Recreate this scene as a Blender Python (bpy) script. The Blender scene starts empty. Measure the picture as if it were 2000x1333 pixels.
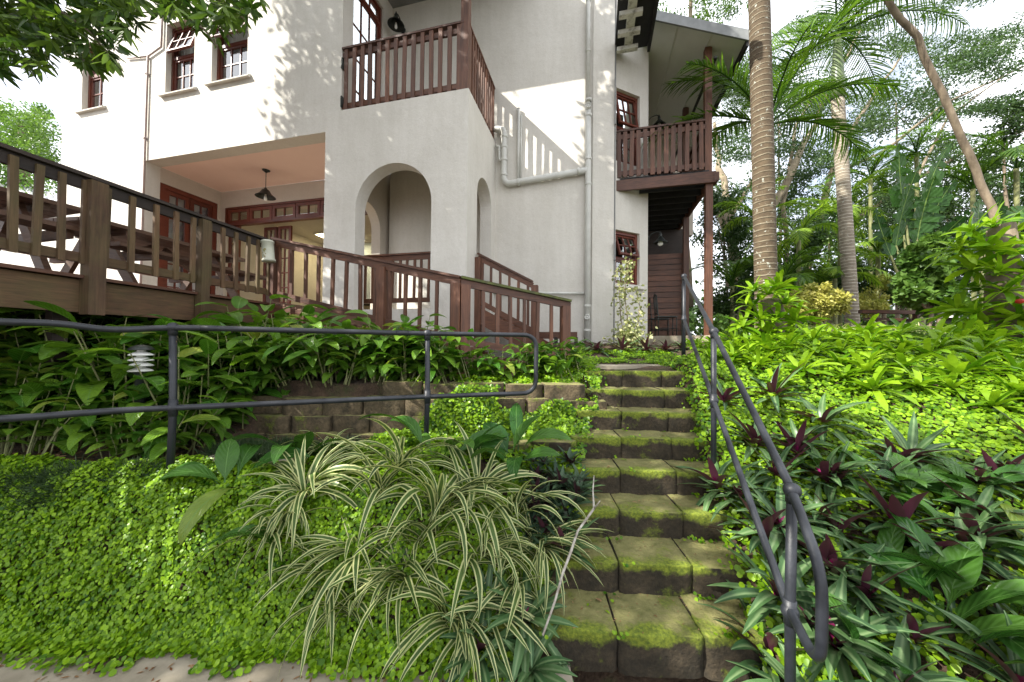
import bpy, math, random
import numpy as np
from mathutils import Vector, Matrix, noise
R_=math.radians
scene=bpy.context.scene; COL=scene.collection
rng=random.Random(7); nr=np.random.RandomState(11)
# ------------------------------------------------------------------ camera
F=680.; CZ=1.62; pitch=R_(.95); roll=.0105
f0=np.array([0,math.cos(pitch),math.sin(pitch)]); _u=np.array([0,-math.sin(pitch),math.cos(pitch)]); _r=np.array([1.,0,0])
cr=_r*math.cos(roll)+_u*math.sin(roll); cu=_u*math.cos(roll)-_r*math.sin(roll)
C=np.array([0,0,CZ])
cam=bpy.data.cameras.new('camera'); co=bpy.data.objects.new('camera',cam); COL.objects.link(co)
co.matrix_world=Matrix(((cr[0],cu[0],-f0[0],0),(cr[1],cu[1],-f0[1],0),(cr[2],cu[2],-f0[2],CZ),(0,0,0,1)))
cam.lens=36*F/2000; cam.sensor_width=36; cam.clip_end=800; cam.clip_start=.02
scene.camera=co
# house frame: u along the front, v into the house
TH=math.atan(165/F)
Ud=np.array([math.cos(TH),-math.sin(TH),0]); Vd=np.array([math.sin(TH),math.cos(TH),0]); Z3=np.array([0,0,1.])
def ray(x,y): return f0+cr*(x-1000)/F-cu*(y-666.5)/F
def atY(x,y,Y): d=ray(x,y); return C+d*Y/d[1]
O=atY(910,677,5.7); O[2]=0
def H(u,v,z): return O+Ud*u+Vd*v+Z3*z
# ------------------------------------------------------------------ light
SUN=-(1.35*Ud+1.0*Vd-1.42*Z3); SUN/=np.linalg.norm(SUN)      # towards the sun
el=math.asin(SUN[2]); az=math.atan2(SUN[0],SUN[1])
sl=bpy.data.lights.new('sun','SUN'); sl.energy=5.0; sl.angle=R_(.5); sl.color=(1,.95,.86)
so=bpy.data.objects.new('sun',sl); COL.objects.link(so)
so.rotation_euler=Vector(-SUN).to_track_quat('-Z','Y').to_euler(); so.location=(-20,-10,25)
W=bpy.data.worlds.new('World'); scene.world=W; W.use_nodes=True
n=W.node_tree.nodes; l=W.node_tree.links; bg=n['Background']
sky=n.new('ShaderNodeTexSky'); sky.sky_type='NISHITA'; sky.sun_disc=False; sky.sun_elevation=el; sky.sun_rotation=az; sky.air_density=1; sky.dust_density=2
tc=n.new('ShaderNodeTexCoord'); nz=n.new('ShaderNodeTexNoise'); nz.inputs['Scale'].default_value=2.2; nz.inputs['Detail'].default_value=6; nz.inputs['Roughness'].default_value=.55
mp=n.new('ShaderNodeMapping'); mp.inputs['Scale'].default_value=(1,1,2.2)
l.new(tc.outputs['Generated'],mp.inputs['Vector']); l.new(mp.outputs[0],nz.inputs['Vector'])
rp=n.new('ShaderNodeValToRGB'); rp.color_ramp.elements[0].position=.27; rp.color_ramp.elements[1].position=.48
rp.color_ramp.elements[0].color=(.25,.25,.25,1)
mx=n.new('ShaderNodeMixRGB'); mx.inputs[2].default_value=(9.5,9.7,10.2,1)
l.new(nz.outputs['Fac'],rp.inputs[0]); l.new(rp.outputs[0],mx.inputs[0]); l.new(sky.outputs[0],mx.inputs[1]); l.new(mx.outputs[0],bg.inputs[0])
bg.inputs[1].default_value=.10
scene.view_settings.view_transform='Standard'; scene.view_settings.look='None'; scene.view_settings.gamma=1
scene.view_settings.exposure=1.25
scene.render.engine='CYCLES'
try:
    scene.cycles.max_bounces=8; scene.cycles.transparent_max_bounces=12
except Exception: pass

# ------------------------------------------------------------------ materials
def new_mat(name):
    m=bpy.data.materials.new(name); m.use_nodes=True; return m,m.node_tree.nodes,m.node_tree.links,m.node_tree.nodes['Principled BSDF']
def L4(c): return (c[0],c[1],c[2],1)
def noise_ramp(n,l,scale,c1,c2,p1=.35,p2=.65,stretch=(1,1,1),detail=5,rough=.6,dist=0):
    tc=n.new('ShaderNodeTexCoord'); mp=n.new('ShaderNodeMapping'); mp.inputs['Scale'].default_value=stretch
    nz=n.new('ShaderNodeTexNoise'); nz.inputs['Scale'].default_value=scale; nz.inputs['Detail'].default_value=detail; nz.inputs['Roughness'].default_value=rough
    nz.inputs['Distortion'].default_value=dist
    l.new(tc.outputs['Object'],mp.inputs[0]); l.new(mp.outputs[0],nz.inputs['Vector'])
    r=n.new('ShaderNodeValToRGB'); r.color_ramp.elements[0].position=p1; r.color_ramp.elements[1].position=p2
    r.color_ramp.elements[0].color=L4(c1); r.color_ramp.elements[1].color=L4(c2)
    l.new(nz.outputs['Fac'],r.inputs[0]); return r,nz
def add_bump(n,l,b,src,strength,dist=.01):
    bp=n.new('ShaderNodeBump'); bp.inputs['Strength'].default_value=strength; bp.inputs['Distance'].default_value=dist
    l.new(src,bp.inputs['Height']); l.new(bp.outputs[0],b.inputs['Normal']); return bp
def mixc(n,l,fac,a,b,mode='MIX'):
    m=n.new('ShaderNodeMixRGB'); m.blend_type=mode
    for i,s in ((0,fac),(1,a),(2,b)):
        if isinstance(s,(float,int)): m.inputs[i].default_value=s
        elif isinstance(s,tuple): m.inputs[i].default_value=L4(s)
        else: l.new(s,m.inputs[i])
    return m.outputs[0]
def simple(name,c1,c2=None,rough=.6,scale=8,bump=0,bdist=.01,metal=0,stretch=(1,1,1),p1=.3,p2=.7,detail=5,fine=None):
    m,n,l,b=new_mat(name)
    r,nz=noise_ramp(n,l,scale,c1,c2 or c1,p1,p2,stretch,detail)
    l.new(r.outputs[0],b.inputs['Base Color']); b.inputs['Roughness'].default_value=rough; b.inputs['Metallic'].default_value=metal
    if bump:
        if fine:
            r2,nz2=noise_ramp(n,l,fine,(0,0,0),(1,1,1)); add_bump(n,l,b,nz2.outputs['Fac'],bump,bdist)
        else: add_bump(n,l,b,nz.outputs['Fac'],bump,bdist)
    return m
def plaster(name,c1,c2,streak=.35):
    m,n,l,b=new_mat(name)
    r,_=noise_ramp(n,l,1.1,c1,c2,.3,.75)
    s,_=noise_ramp(n,l,2.6,(.80,.79,.75),(1,1,1),.36,.6,(3.2,3.2,.35),6)
    o=mixc(n,l,streak,r.outputs[0],s.outputs[0],'MULTIPLY')
    s2,_=noise_ramp(n,l,26,(.9,.89,.87),(1,1,1),.3,.55,(1,1,1),8,.7)
    o=mixc(n,l,.7,o,s2.outputs[0],'MULTIPLY')
    l.new(o,b.inputs['Base Color']); b.inputs['Roughness'].default_value=.85
    _,nf=noise_ramp(n,l,70,(0,0,0),(1,1,1)); _,nb=noise_ramp(n,l,6,(0,0,0),(1,1,1))
    bp=add_bump(n,l,b,nf.outputs['Fac'],.35,.01)
    bp2=n.new('ShaderNodeBump'); bp2.inputs['Strength'].default_value=.35; bp2.inputs['Distance'].default_value=.03
    l.new(nb.outputs['Fac'],bp2.inputs['Height']); l.new(bp2.outputs[0],bp.inputs['Normal'])
    return m
M={}
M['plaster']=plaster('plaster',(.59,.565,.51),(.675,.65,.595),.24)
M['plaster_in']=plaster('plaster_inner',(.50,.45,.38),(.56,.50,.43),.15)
M['ceiling']=simple('ceiling_paint',(.84,.62,.54),(.88,.66,.58),.9,2,.1)  # cream ceiling with pink bounce from the sunlit deck put into its colour
M['soffit']=simple('soffit_board',(.60,.60,.56),(.66,.66,.62),.8,3)
def wood(name,c1,c2,axis='z',algae=0,rough=.55):
    m,n,l,b=new_mat(name)
    st={'z':(14,14,.9),'x':(.9,14,14),'y':(14,.9,14),'h':(1.6,1.6,16)}[axis]
    r,nz=noise_ramp(n,l,3.0,c1,c2,.3,.72,st,7,.65,.6)
    o=r.outputs[0]
    r2,_=noise_ramp(n,l,1.7,(.6,.58,.55),(1.12,1.1,1.08),.3,.7); o=mixc(n,l,.8,o,r2.outputs[0],'MULTIPLY')
    oi=n.new('ShaderNodeObjectInfo'); rm=n.new('ShaderNodeMapRange'); rm.inputs[3].default_value=.72; rm.inputs[4].default_value=1.25; l.new(oi.outputs['Random'],rm.inputs[0]); o=mixc(n,l,1.,o,rm.outputs[0],'MULTIPLY')
    if algae:
        r3,_=noise_ramp(n,l,2.3,(0,0,0),(1,1,1),.36,.72,(1,1,1),6,.7); sc=n.new('ShaderNodeMath'); sc.operation='MULTIPLY'; sc.inputs[1].default_value=algae; l.new(r3.outputs[0],sc.inputs[0])
        o=mixc(n,l,sc.outputs[0],o,(.10,.115,.03))
    l.new(o,b.inputs['Base Color']); b.inputs['Roughness'].default_value=rough
    add_bump(n,l,b,nz.outputs['Fac'],.5,.006); return m
M['wood']=wood('redwood_upright',(.060,.023,.012),(.18,.074,.038))
M['wood_h']=wood('redwood_rail',(.055,.021,.011),(.165,.067,.035),'h')
M['wood_g']=wood('weathered_upright',(.07,.036,.018),(.17,.095,.05),'z',.36,.75)
M['wood_gh']=wood('weathered_beam',(.06,.030,.015),(.15,.075,.038),'h',.35,.75)
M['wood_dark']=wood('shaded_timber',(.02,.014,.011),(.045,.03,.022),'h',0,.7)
M['wood_table']=wood('table_timber',(.09,.045,.03),(.20,.11,.07),'h',.1,.6)
M['wood_frame']=wood('window_frame_wood',(.10,.02,.010),(.17,.04,.02),'h',0,.4)
M['rail_moss']=simple('mossy_cap',(.05,.045,.03),(.11,.13,.03),.9,9,.6,.01)
M['white_wood']=simple('peeling_white_wood',(.25,.24,.2),(.62,.62,.57),.7,10,.3,.01,p1=.3,p2=.5)
M['fascia']=simple('grey_fascia',(.16,.17,.17),(.24,.25,.25),.6,5,.2)
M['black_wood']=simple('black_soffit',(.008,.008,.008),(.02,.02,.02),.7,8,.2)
M['steel']=simple('painted_steel',(.009,.011,.015),(.022,.025,.032),.48,14,.6,.002,fine=60)
M['pvc']=simple('painted_pipe',(.50,.50,.46),(.60,.60,.56),.5,6,.15,.004)
M['iron']=simple('dark_iron',(.02,.024,.022),(.05,.055,.05),.45,20,.2,.003,metal=.5)
M['enamel']=simple('white_enamel',(.55,.55,.52),(.7,.7,.66),.4,20)
M['paver']=simple('path_paving',(.20,.17,.12),(.40,.35,.27),.9,3.2,.7,.02,detail=9)
M['roof_tile']=simple('pale_roof_tile',(.42,.42,.44),(.6,.6,.62),.7,3,.2)
def block_mat(name='mossy_block',k=1.):
    m,n,l,b=new_mat(name)
    r,nz=noise_ramp(n,l,7,(.012*k,.011*k,.006*k),(.066*k,.050*k,.029*k),.28,.78,(1,1,1),9,.7)
    r0,_=noise_ramp(n,l,38,(.55,.53,.5),(1.25,1.2,1.15),.3,.7,(1,1,1),5); base=mixc(n,l,1.,r.outputs[0],r0.outputs[0],'MULTIPLY')
    g=n.new('ShaderNodeNewGeometry'); sx=n.new('ShaderNodeSeparateXYZ'); l.new(g.outputs['True Normal'],sx.inputs[0])
    at=n.new('ShaderNodeAttribute'); at.attribute_name='moss'
    r1,nm=noise_ramp(n,l,4.2,(0,0,0),(1,1,1),.44,.56,(1,1,1),9,.72)
    # moss keeps to the front lip of each block (attribute) and to patches on the tread
    mr=n.new('ShaderNodeMapRange'); mr.inputs[1].default_value=.1; mr.inputs[2].default_value=.9; mr.inputs[3].default_value=-.075; mr.inputs[4].default_value=.135
    l.new(at.outputs['Fac'],mr.inputs[0])
    ad=n.new('ShaderNodeMath'); ad.operation='ADD'; l.new(nm.outputs['Fac'],ad.inputs[0]); l.new(mr.outputs[0],ad.inputs[1])
    rr=n.new('ShaderNodeValToRGB'); rr.color_ramp.elements[0].position=.50; rr.color_ramp.elements[1].position=.62; l.new(ad.outputs[0],rr.inputs[0])
    mc,_=noise_ramp(n,l,60,(.055,.085,.008),(.20,.24,.02),.3,.7,(1,1,1),4)
    # tread top coloured lighter and more olive than the riser
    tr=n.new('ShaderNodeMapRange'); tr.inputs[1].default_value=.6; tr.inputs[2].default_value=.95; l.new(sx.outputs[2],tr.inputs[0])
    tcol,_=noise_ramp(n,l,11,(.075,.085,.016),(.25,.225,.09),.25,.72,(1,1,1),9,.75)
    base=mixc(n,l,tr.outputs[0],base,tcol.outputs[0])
    o=mixc(n,l,rr.outputs[0],base,mc.outputs[0])
    l.new(o,b.inputs['Base Color']); b.inputs['Roughness'].default_value=.95
    _,nf=noise_ramp(n,l,45,(0,0,0),(1,1,1),detail=8); add_bump(n,l,b,nf.outputs['Fac'],.9,.012)
    return m
M['block']=block_mat(); M['block_brown']=block_mat('brown_block',2.6)
def ground_mat():
    m,n,l,b=new_mat('garden_soil')
    r,_=noise_ramp(n,l,9,(.022,.014,.008),(.12,.075,.045),.3,.75,(1,1,1),10,.75)
    g,_=noise_ramp(n,l,2.4,(0,0,0),(1,1,1),.5,.68,(1,1,1),8,.7)
    o=mixc(n,l,g.outputs[0],r.outputs[0],(.035,.06,.012))
    l.new(o,b.inputs['Base Color']); b.inputs['Roughness'].default_value=1
    _,nf=noise_ramp(n,l,30,(0,0,0),(1,1,1),detail=9); add_bump(n,l,b,nf.outputs['Fac'],1,.03); return m
M['ground']=ground_mat()
def glass_mat(name,tint=(.8,.85,.85),refl=.45):
    m,n,l,b=new_mat(name); n.remove(b); out=n['Material Output']
    t=n.new('ShaderNodeBsdfTransparent'); t.inputs[0].default_value=L4(tint); g=n.new('ShaderNodeBsdfGlossy'); g.inputs['Roughness'].default_value=.02
    lw=n.new('ShaderNodeFresnel'); lw.inputs[0].default_value=1.5
    mr=n.new('ShaderNodeMapRange'); mr.inputs[3].default_value=refl*.6; mr.inputs[4].default_value=1; l.new(lw.outputs[0],mr.inputs[0])
    x=n.new('ShaderNodeMixShader'); l.new(mr.outputs[0],x.inputs[0]); l.new(t.outputs[0],x.inputs[1]); l.new(g.outputs[0],x.inputs[2]); l.new(x.outputs[0],out.inputs[0]); return m
M['glass']=glass_mat('window_glass')
M['curtain']=simple('white_curtain',(.62,.62,.6),(.75,.75,.73),.9,3,stretch=(9,9,.3))  # white sheets behind glass, standing in for bright reflections in the panes
M['bulb']=simple('bulb_glass',(.8,.8,.76),(.85,.85,.8),.15)
def emit(name,c,s):
    m,n,l,b=new_mat(name); b.inputs['Base Color'].default_value=L4(c); b.inputs['Emission Color'].default_value=L4(c); b.inputs['Emission Strength'].default_value=s; return m
M['lit_panel']=emit('lit_ceiling_panel',(1,.86,.5),7)
def leaf_mat(name,c1,c2,rough=.38,trans=.3,midrib=None,margin=None,under=None,yellow=None,vein=0,tipc=None):
    """colour varies from leaf to leaf (attribute lf = across, along, random)"""
    m,n,l,b=new_mat(name); out=n['Material Output']
    at=n.new('ShaderNodeAttribute'); at.attribute_name='lf'; sp=n.new('ShaderNodeSeparateXYZ'); l.new(at.outputs['Vector'],sp.inputs[0])
    r=n.new('ShaderNodeValToRGB'); e=r.color_ramp.elements; e[0].color=L4(c1); e[1].color=L4(c2); e[0].position=.05; e[1].position=.95
    if yellow: q=e.new(.965); q.color=L4(c2); e[len(e)-1].position=1; e[len(e)-1].color=L4(yellow)
    l.new(sp.outputs[2],r.inputs[0]); o=r.outputs[0]
    nzr,_=noise_ramp(n,l,14,(.78,.80,.75),(1.15,1.12,1.1),.3,.7,(1,1,1),4); o=mixc(n,l,.8,o,nzr.outputs[0],'MULTIPLY')
    ab=n.new('ShaderNodeMath'); ab.operation='ABSOLUTE'; l.new(sp.outputs[0],ab.inputs[0])
    if midrib:
        k=n.new('ShaderNodeMapRange'); k.inputs[1].default_value=.02; k.inputs[2].default_value=midrib[1]; k.inputs[3].default_value=1; k.inputs[4].default_value=0; l.new(ab.outputs[0],k.inputs[0]); o=mixc(n,l,k.outputs[0],o,midrib[0])
    if margin:
        k=n.new('ShaderNodeMapRange'); k.inputs[1].default_value=margin[1]; k.inputs[2].default_value=margin[1]+.12; l.new(ab.outputs[0],k.inputs[0]); o=mixc(n,l,k.outputs[0],o,margin[0])
    if tipc:
        k=n.new('ShaderNodeMapRange'); k.inputs[1].default_value=.8; k.inputs[2].default_value=1; l.new(sp.outputs[1],k.inputs[0]); o=mixc(n,l,k.outputs[0],o,tipc)
    if vein:
        # herring-bone veins: sine of (along*k + |across|*j)
        a=n.new('ShaderNodeMath'); a.operation='MULTIPLY_ADD'; a.inputs[1].default_value=70; l.new(sp.outputs[1],a.inputs[0])
        c=n.new('ShaderNodeMath'); c.operation='MULTIPLY'; c.inputs[1].default_value=-14; l.new(ab.outputs[0],c.inputs[0]); l.new(c.outputs[0],a.inputs[2])
        s=n.new('ShaderNodeMath'); s.operation='SINE'; l.new(a.outputs[0],s.inputs[0]); add_bump(n,l,b,s.outputs[0],vein,.0025)
    if under:
        g=n.new('ShaderNodeNewGeometry'); o=mixc(n,l,g.outputs['Backfacing'],o,under)
    l.new(o,b.inputs['Base Color']); b.inputs['Roughness'].default_value=rough; b.inputs['Specular IOR Level'].default_value=.26
    t=n.new('ShaderNodeBsdfTranslucent'); tc=mixc(n,l,1.,o,(1.3,1.35,.7),'MULTIPLY'); l.new(tc,t.inputs[0])
    x=n.new('ShaderNodeMixShader'); x.inputs[0].default_value=trans; l.new(b.outputs[0],x.inputs[1]); l.new(t.outputs[0],x.inputs[2]); l.new(x.outputs[0],out.inputs[0])
    return m
M['cover']=leaf_mat('creeping_cover_leaf',(.03,.105,.004),(.27,.45,.018),.35,.3)
M['ginger']=leaf_mat('ginger_leaf',(.04,.13,.012),(.16,.29,.03),.28,.32,((.14,.27,.06),.09),yellow=(.32,.34,.07),vein=.5)
M['flax']=leaf_mat('striped_leaf',(.045,.085,.025),(.09,.15,.04),.4,.3,None,((.50,.52,.25),.50))
M['rhoeo']=leaf_mat('oyster_leaf',(.035,.085,.032),(.08,.155,.055),.32,.15,((.16,.24,.11),.4),under=(.085,.024,.045))
M['bract']=leaf_mat('purple_bract',(.09,.006,.035),(.30,.018,.13),.3,.2)
M['oyster_small']=leaf_mat('small_dark_leaf',(.028,.06,.034),(.06,.10,.05),.35,.12,under=(.05,.02,.03))
M['brom']=leaf_mat('bromeliad_leaf',(.07,.18,.006),(.25,.40,.02),.25,.38,yellow=(.42,.30,.04))
M['aspid']=leaf_mat('cast_iron_leaf',(.025,.085,.014),(.07,.16,.025),.27,.22,((.10,.2,.05),.05),yellow=(.35,.33,.05),vein=.35)
M['mondo']=leaf_mat('mondo_blade',(.02,.045,.015),(.06,.10,.04),.4,.2)
M['varieg']=leaf_mat('cream_green_leaf',(.16,.20,.07),(.50,.50,.28),.4,.3)
M['yellowbush']=leaf_mat('yellow_green_leaf',(.20,.24,.04),(.52,.48,.14),.4,.3)
M['tree_near']=leaf_mat('overhang_leaf',(.018,.05,.010),(.12,.20,.03),.35,.35)
M['canopy']=leaf_mat('canopy_leaf',(.03,.07,.015),(.08,.14,.03),.4,.25)
M['tree_fine']=leaf_mat('fine_leaf',(.025,.06,.022),(.08,.14,.045),.45,.35)
M['tree_dark']=leaf_mat('dense_leaf',(.015,.04,.012),(.06,.11,.025),.4,.3)
M['tree_light']=leaf_mat('light_leaf',(.05,.12,.02),(.14,.24,.05),.4,.35)
M['palm']=leaf_mat('palm_leaflet',(.035,.095,.010),(.12,.22,.025),.3,.35)
M['palm_light']=leaf_mat('light_palm_leaflet',(.09,.19,.02),(.24,.36,.04),.35,.4)
M['paddle']=leaf_mat('paddle_leaf',(.03,.085,.022),(.06,.14,.035),.35,.35,((.2,.3,.08),.06),vein=.9)
M['dead']=leaf_mat('dry_leaf',(.16,.07,.03),(.34,.22,.12),.8,.15)
M['bark']=simple('tree_bark',(.10,.075,.05),(.24,.19,.13),.9,7,.8,.03,stretch=(1,1,.4))
M['bark_pale']=simple('pale_bark',(.13,.10,.065),(.30,.25,.17),.9,5,.6,.02)
def palm_bark(name,c1,c2,ringc,per):
    m,n,l,b=new_mat(name); r,nz=noise_ramp(n,l,9,c1,c2,.3,.7,(1,1,1),8,.7)
    tc=n.new('ShaderNodeTexCoord'); sx=n.new('ShaderNodeSeparateXYZ'); l.new(tc.outputs['Object'],sx.inputs[0])
    _,nw=noise_ramp(n,l,3.5,(0,0,0),(1,1,1)); a=n.new('ShaderNodeMath'); a.operation='MULTIPLY_ADD'; a.inputs[1].default_value=.05; l.new(nw.outputs['Fac'],a.inputs[0]); l.new(sx.outputs[2],a.inputs[2])
    w=n.new('ShaderNodeMath'); w.operation='MULTIPLY'; w.inputs[1].default_value=1/per; l.new(a.outputs[0],w.inputs[0])
    fr=n.new('ShaderNodeMath'); fr.operation='FRACT'; l.new(w.outputs[0],fr.inputs[0])
    rr=n.new('ShaderNodeValToRGB'); rr.color_ramp.elements[0].position=.70; rr.color_ramp.elements[1].position=.8; e=rr.color_ramp.elements.new(.97); e.color=(1,1,1,1); e=rr.color_ramp.elements.new(1.); e.color=(0,0,0,1)
    l.new(fr.outputs[0],rr.inputs[0]); lf,_=noise_ramp(n,l,5,(.15,.15,.15),(1,1,1),.35,.6,(1,1,1),8,.7); k=mixc(n,l,1.,rr.outputs[0],lf.outputs[0],'MULTIPLY')
    o=mixc(n,l,k,r.outputs[0],ringc)
    lich,_=noise_ramp(n,l,16,(0,0,0),(1,1,1),.60,.66,(1,1,1),7,.7); o=mixc(n,l,lich.outputs[0],o,(.40,.42,.36))
    l.new(o,b.inputs['Base Color']); b.inputs['Roughness'].default_value=.9
    add_bump(n,l,b,rr.outputs[0],.6,.02); return m
M['palm_trunk']=palm_bark('ringed_brown_trunk',(.045,.030,.016),(.115,.082,.046),(.20,.17,.115),.085)
M['palm_trunk_pale']=palm_bark('ringed_pale_trunk',(.16,.13,.095),(.28,.24,.18),(.50,.46,.38),.075)
M['stick']=simple('lichened_stick',(.16,.13,.10),(.46,.44,.38),.9,25,.8,.006)
M['stem']=simple('plant_stem',(.10,.12,.04),(.20,.20,.08),.7,9)
M['bamboo']=simple('pale_tube',(.42,.44,.34),(.58,.58,.48),.5,7)
M['bamboo_art']=simple('painted_flowers',(.16,.2,.08),(.42,.30,.12),.6,60)
M['picture']=simple('picture_pattern',(.08,.06,.02),(.42,.33,.10),.7,9,p1=.48,p2=.52)
M['beige']=simple('room_wall',(.46,.38,.24),(.5,.42,.27),.9,2)
M['blue_wall']=simple('pale_blue_wall',(.42,.47,.50),(.46,.5,.53),.9,2)
M['red']=simple('red_flower',(.5,.02,.02),(.6,.05,.03),.5,9)

# ------------------------------------------------------------------ mesh helpers
class MB:
    def __init__(s): s.v=[]; s.f=[]; s.a=[]
    def add(s,vs,fs,at=None):
        k=len(s.v); s.v+= [tuple(map(float,p)) for p in vs]; s.f+=[tuple(i+k for i in q) for q in fs]
        s.a+= (at if at else [(0,0,0)]*len(vs))
    def box(s,c,ax,ay,az):   # centre and three half axes
        c,ax,ay,az=map(np.array,(c,ax,ay,az))
        vs=[c+i*ax+j*ay+k*az for i in(-1,1) for j in(-1,1) for k in(-1,1)]
        s.add(vs,[(0,1,3,2),(4,6,7,5),(0,4,5,1),(2,3,7,6),(0,2,6,4),(1,5,7,3)])
    def bar(s,p,q,w,h,up=(0,0,1)):  # beam from p to q, width w (sideways), height h (along up)
        p,q,up=map(lambda a:np.array(a,float),(p,q,up)); d=q-p; L=np.linalg.norm(d); d=d/L
        sd=np.cross(d,up); sd/=np.linalg.norm(sd)+1e-9; u2=np.cross(sd,d)
        s.box((p+q)/2,d*L/2,sd*w/2,u2*h/2)
    def hb(s,u0,u1,v0,v1,z0,z1): # box in house axes
        s.box(H((u0+u1)/2,(v0+v1)/2,(z0+z1)/2),Ud*(u1-u0)/2,Vd*(v1-v0)/2,Z3*(z1-z0)/2)
    def tube(s,pts,r,seg=10,cap=True):
        pts=[np.array(p,float) for p in pts]; N=len(pts); rs=r if hasattr(r,'__len__') else [r]*N
        T=[pts[min(i+1,N-1)]-pts[max(i-1,0)] for i in range(N)]
        ref=np.array([0,0,1.]) if abs(T[0][2])<.9*np.linalg.norm(T[0]) else np.array([1.,0,0])
        k=len(s.v); a=np.cross(T[0],ref); a/=np.linalg.norm(a)
        for i in range(N):
            t=T[i]/(np.linalg.norm(T[i])+1e-12); a=a-t*np.dot(a,t); a/=np.linalg.norm(a)+1e-12; b=np.cross(t,a)
            for j in range(seg):
                an=2*math.pi*j/seg; s.v.append(tuple(pts[i]+rs[i]*(a*math.cos(an)+b*math.sin(an)))); s.a.append((0,0,0))
        for i in range(N-1):
            for j in range(seg):
                j2=(j+1)%seg; s.f.append((k+i*seg+j,k+i*seg+j2,k+(i+1)*seg+j2,k+(i+1)*seg+j))
        if cap: s.f.append(tuple(k+j for j in range(seg))[::-1]); s.f.append(tuple(k+(N-1)*seg+j for j in range(seg)))
    def lathe(s,o,prof,ax=(0,0,1),seg=20):
        o=np.array(o,float); ax=np.array(ax,float); ax/=np.linalg.norm(ax); ref=np.array([0,0,1.]) if abs(ax[2])<.9 else np.array([1.,0,0])
        a=np.cross(ax,ref); a/=np.linalg.norm(a); b=np.cross(ax,a); k=len(s.v)
        for r,z in prof:
            for j in range(seg):
                an=2*math.pi*j/seg; s.v.append(tuple(o+ax*z+r*(a*math.cos(an)+b*math.sin(an)))); s.a.append((0,0,0))
        for i in range(len(prof)-1):
            for j in range(seg): j2=(j+1)%seg; s.f.append((k+i*seg+j,k+i*seg+j2,k+(i+1)*seg+j2,k+(i+1)*seg+j))
    def prism(s,poly,d):     # polygon of 3-D points extruded by vector d
        n=len(poly); d=np.array(d,float); vs=[np.array(p,float) for p in poly]; vs=vs+[p+d for p in vs]
        s.add(vs,[tuple(range(n))[::-1],tuple(range(n,2*n))]+[(i,(i+1)%n,(i+1)%n+n,i+n) for i in range(n)])
    def ribbon(s,p0,az,el,L,Wd,curve,ns=6,prof='strap',fold=.25,rnd=None,twist=0,k=1.):
        rnd=rng.random() if rnd is None else rnd
        p=np.array(p0,float); kk=len(s.v)
        for i in range(ns+1):
            t=i/ns; e=el-curve*t**k
            h=np.array([math.cos(az),math.sin(az),0]); d=h*math.cos(e)+Z3*math.sin(e)
            if i: p=p+d*L/ns
            sd=np.array([-math.sin(az),math.cos(az),0]); nn=np.cross(d,sd)*-1
            tw=twist*t; sd2=sd*math.cos(tw)+nn*math.sin(tw); nn=nn*math.cos(tw)-sd*math.sin(tw)
            if prof=='strap': w=min(1,.55+t*1.5)*min(1,(1-t)*2.6)**.7
            elif prof=='grass': w=(1-t)**.6*(.6+.4*min(1,t*4))
            elif prof=='lance': w=max(.0,math.sin(math.pi*min(1,(t*.93+.05))**.8))**.8
            elif prof=='pet': w=.08 if t<.3 else max(0,math.sin(math.pi*((t-.3)/.7)**.8))**.75
            elif prof=='round': w=min(1,.6+t*1.2)*math.sqrt(max(0,1-(max(0,t-.75)/.25)**2))
            w=max(w,.02)*Wd/2
            up=-nn if nn[2]<0 else nn
            s.v.append(tuple(p-sd2*w+up*fold*w)); s.v.append(tuple(p)); s.v.append(tuple(p+sd2*w+up*fold*w))
            s.a+=[(-1,t,rnd),(0,t,rnd),(1,t,rnd)]
            if i:
                b=kk+3*i; s.f+=[(b-3,b,b+1,b-2),(b-2,b+1,b+2,b-1)]
        return p
    def build(s,name,mat,parent=None,smooth=False,at=False,root=None):
        me=bpy.data.meshes.new(name); v=np.array(s.v)
        if parent is not None: org=np.array(parent['_o'])
        elif root is not None: org=np.array(root,float)
        else: org=np.array([(v[:,0].min()+v[:,0].max())/2,(v[:,1].min()+v[:,1].max())/2,v[:,2].min()])
        me.from_pydata([tuple(p) for p in (v-org)],[],s.f)
        if smooth: me.polygons.foreach_set('use_smooth',[True]*len(me.polygons))
        if at:
            A=me.attributes.new('lf','FLOAT_VECTOR','POINT'); A.data.foreach_set('vector',np.array(s.a,dtype=np.float32).ravel())
        me.materials.append(M[mat] if isinstance(mat,str) else mat)
        o=bpy.data.objects.new(name,me); COL.objects.link(o)
        if parent is not None: o.parent=parent; o['_o']=tuple(org)
        else: o.location=org; o['_o']=tuple(org)
        return o
def tag(o,label=None,cat=None,group=None,kind=None):
    for k,v in (('label',label),('category',cat),('group',group),('kind',kind)):
        if v: o[k]=v
    return o
def empty(name,loc,label,cat,group=None):
    o=bpy.data.objects.new(name,None); COL.objects.link(o); o.location=tuple(map(float,loc)); o['_o']=tuple(map(float,loc)); o.empty_display_size=.1
    return tag(o,label,cat,group)
def copy_tree(o,parent=None):
    c=o.copy(); COL.objects.link(c); c.parent=parent
    for ch in list(o.children): copy_tree(ch,c)
    return c
def place(proto,loc,rz=0,s=1,tilt=(0,0),label=None,group=None,first=[set()]):
    if proto.name in first[0]: c=copy_tree(proto)
    else: first[0].add(proto.name); c=proto
    c.location=tuple(map(float,loc)); c.rotation_euler=(tilt[0],tilt[1],rz); c.scale=(s,s,s)
    if label: c['label']=label
    if group: c['group']=group
    return c
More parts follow.
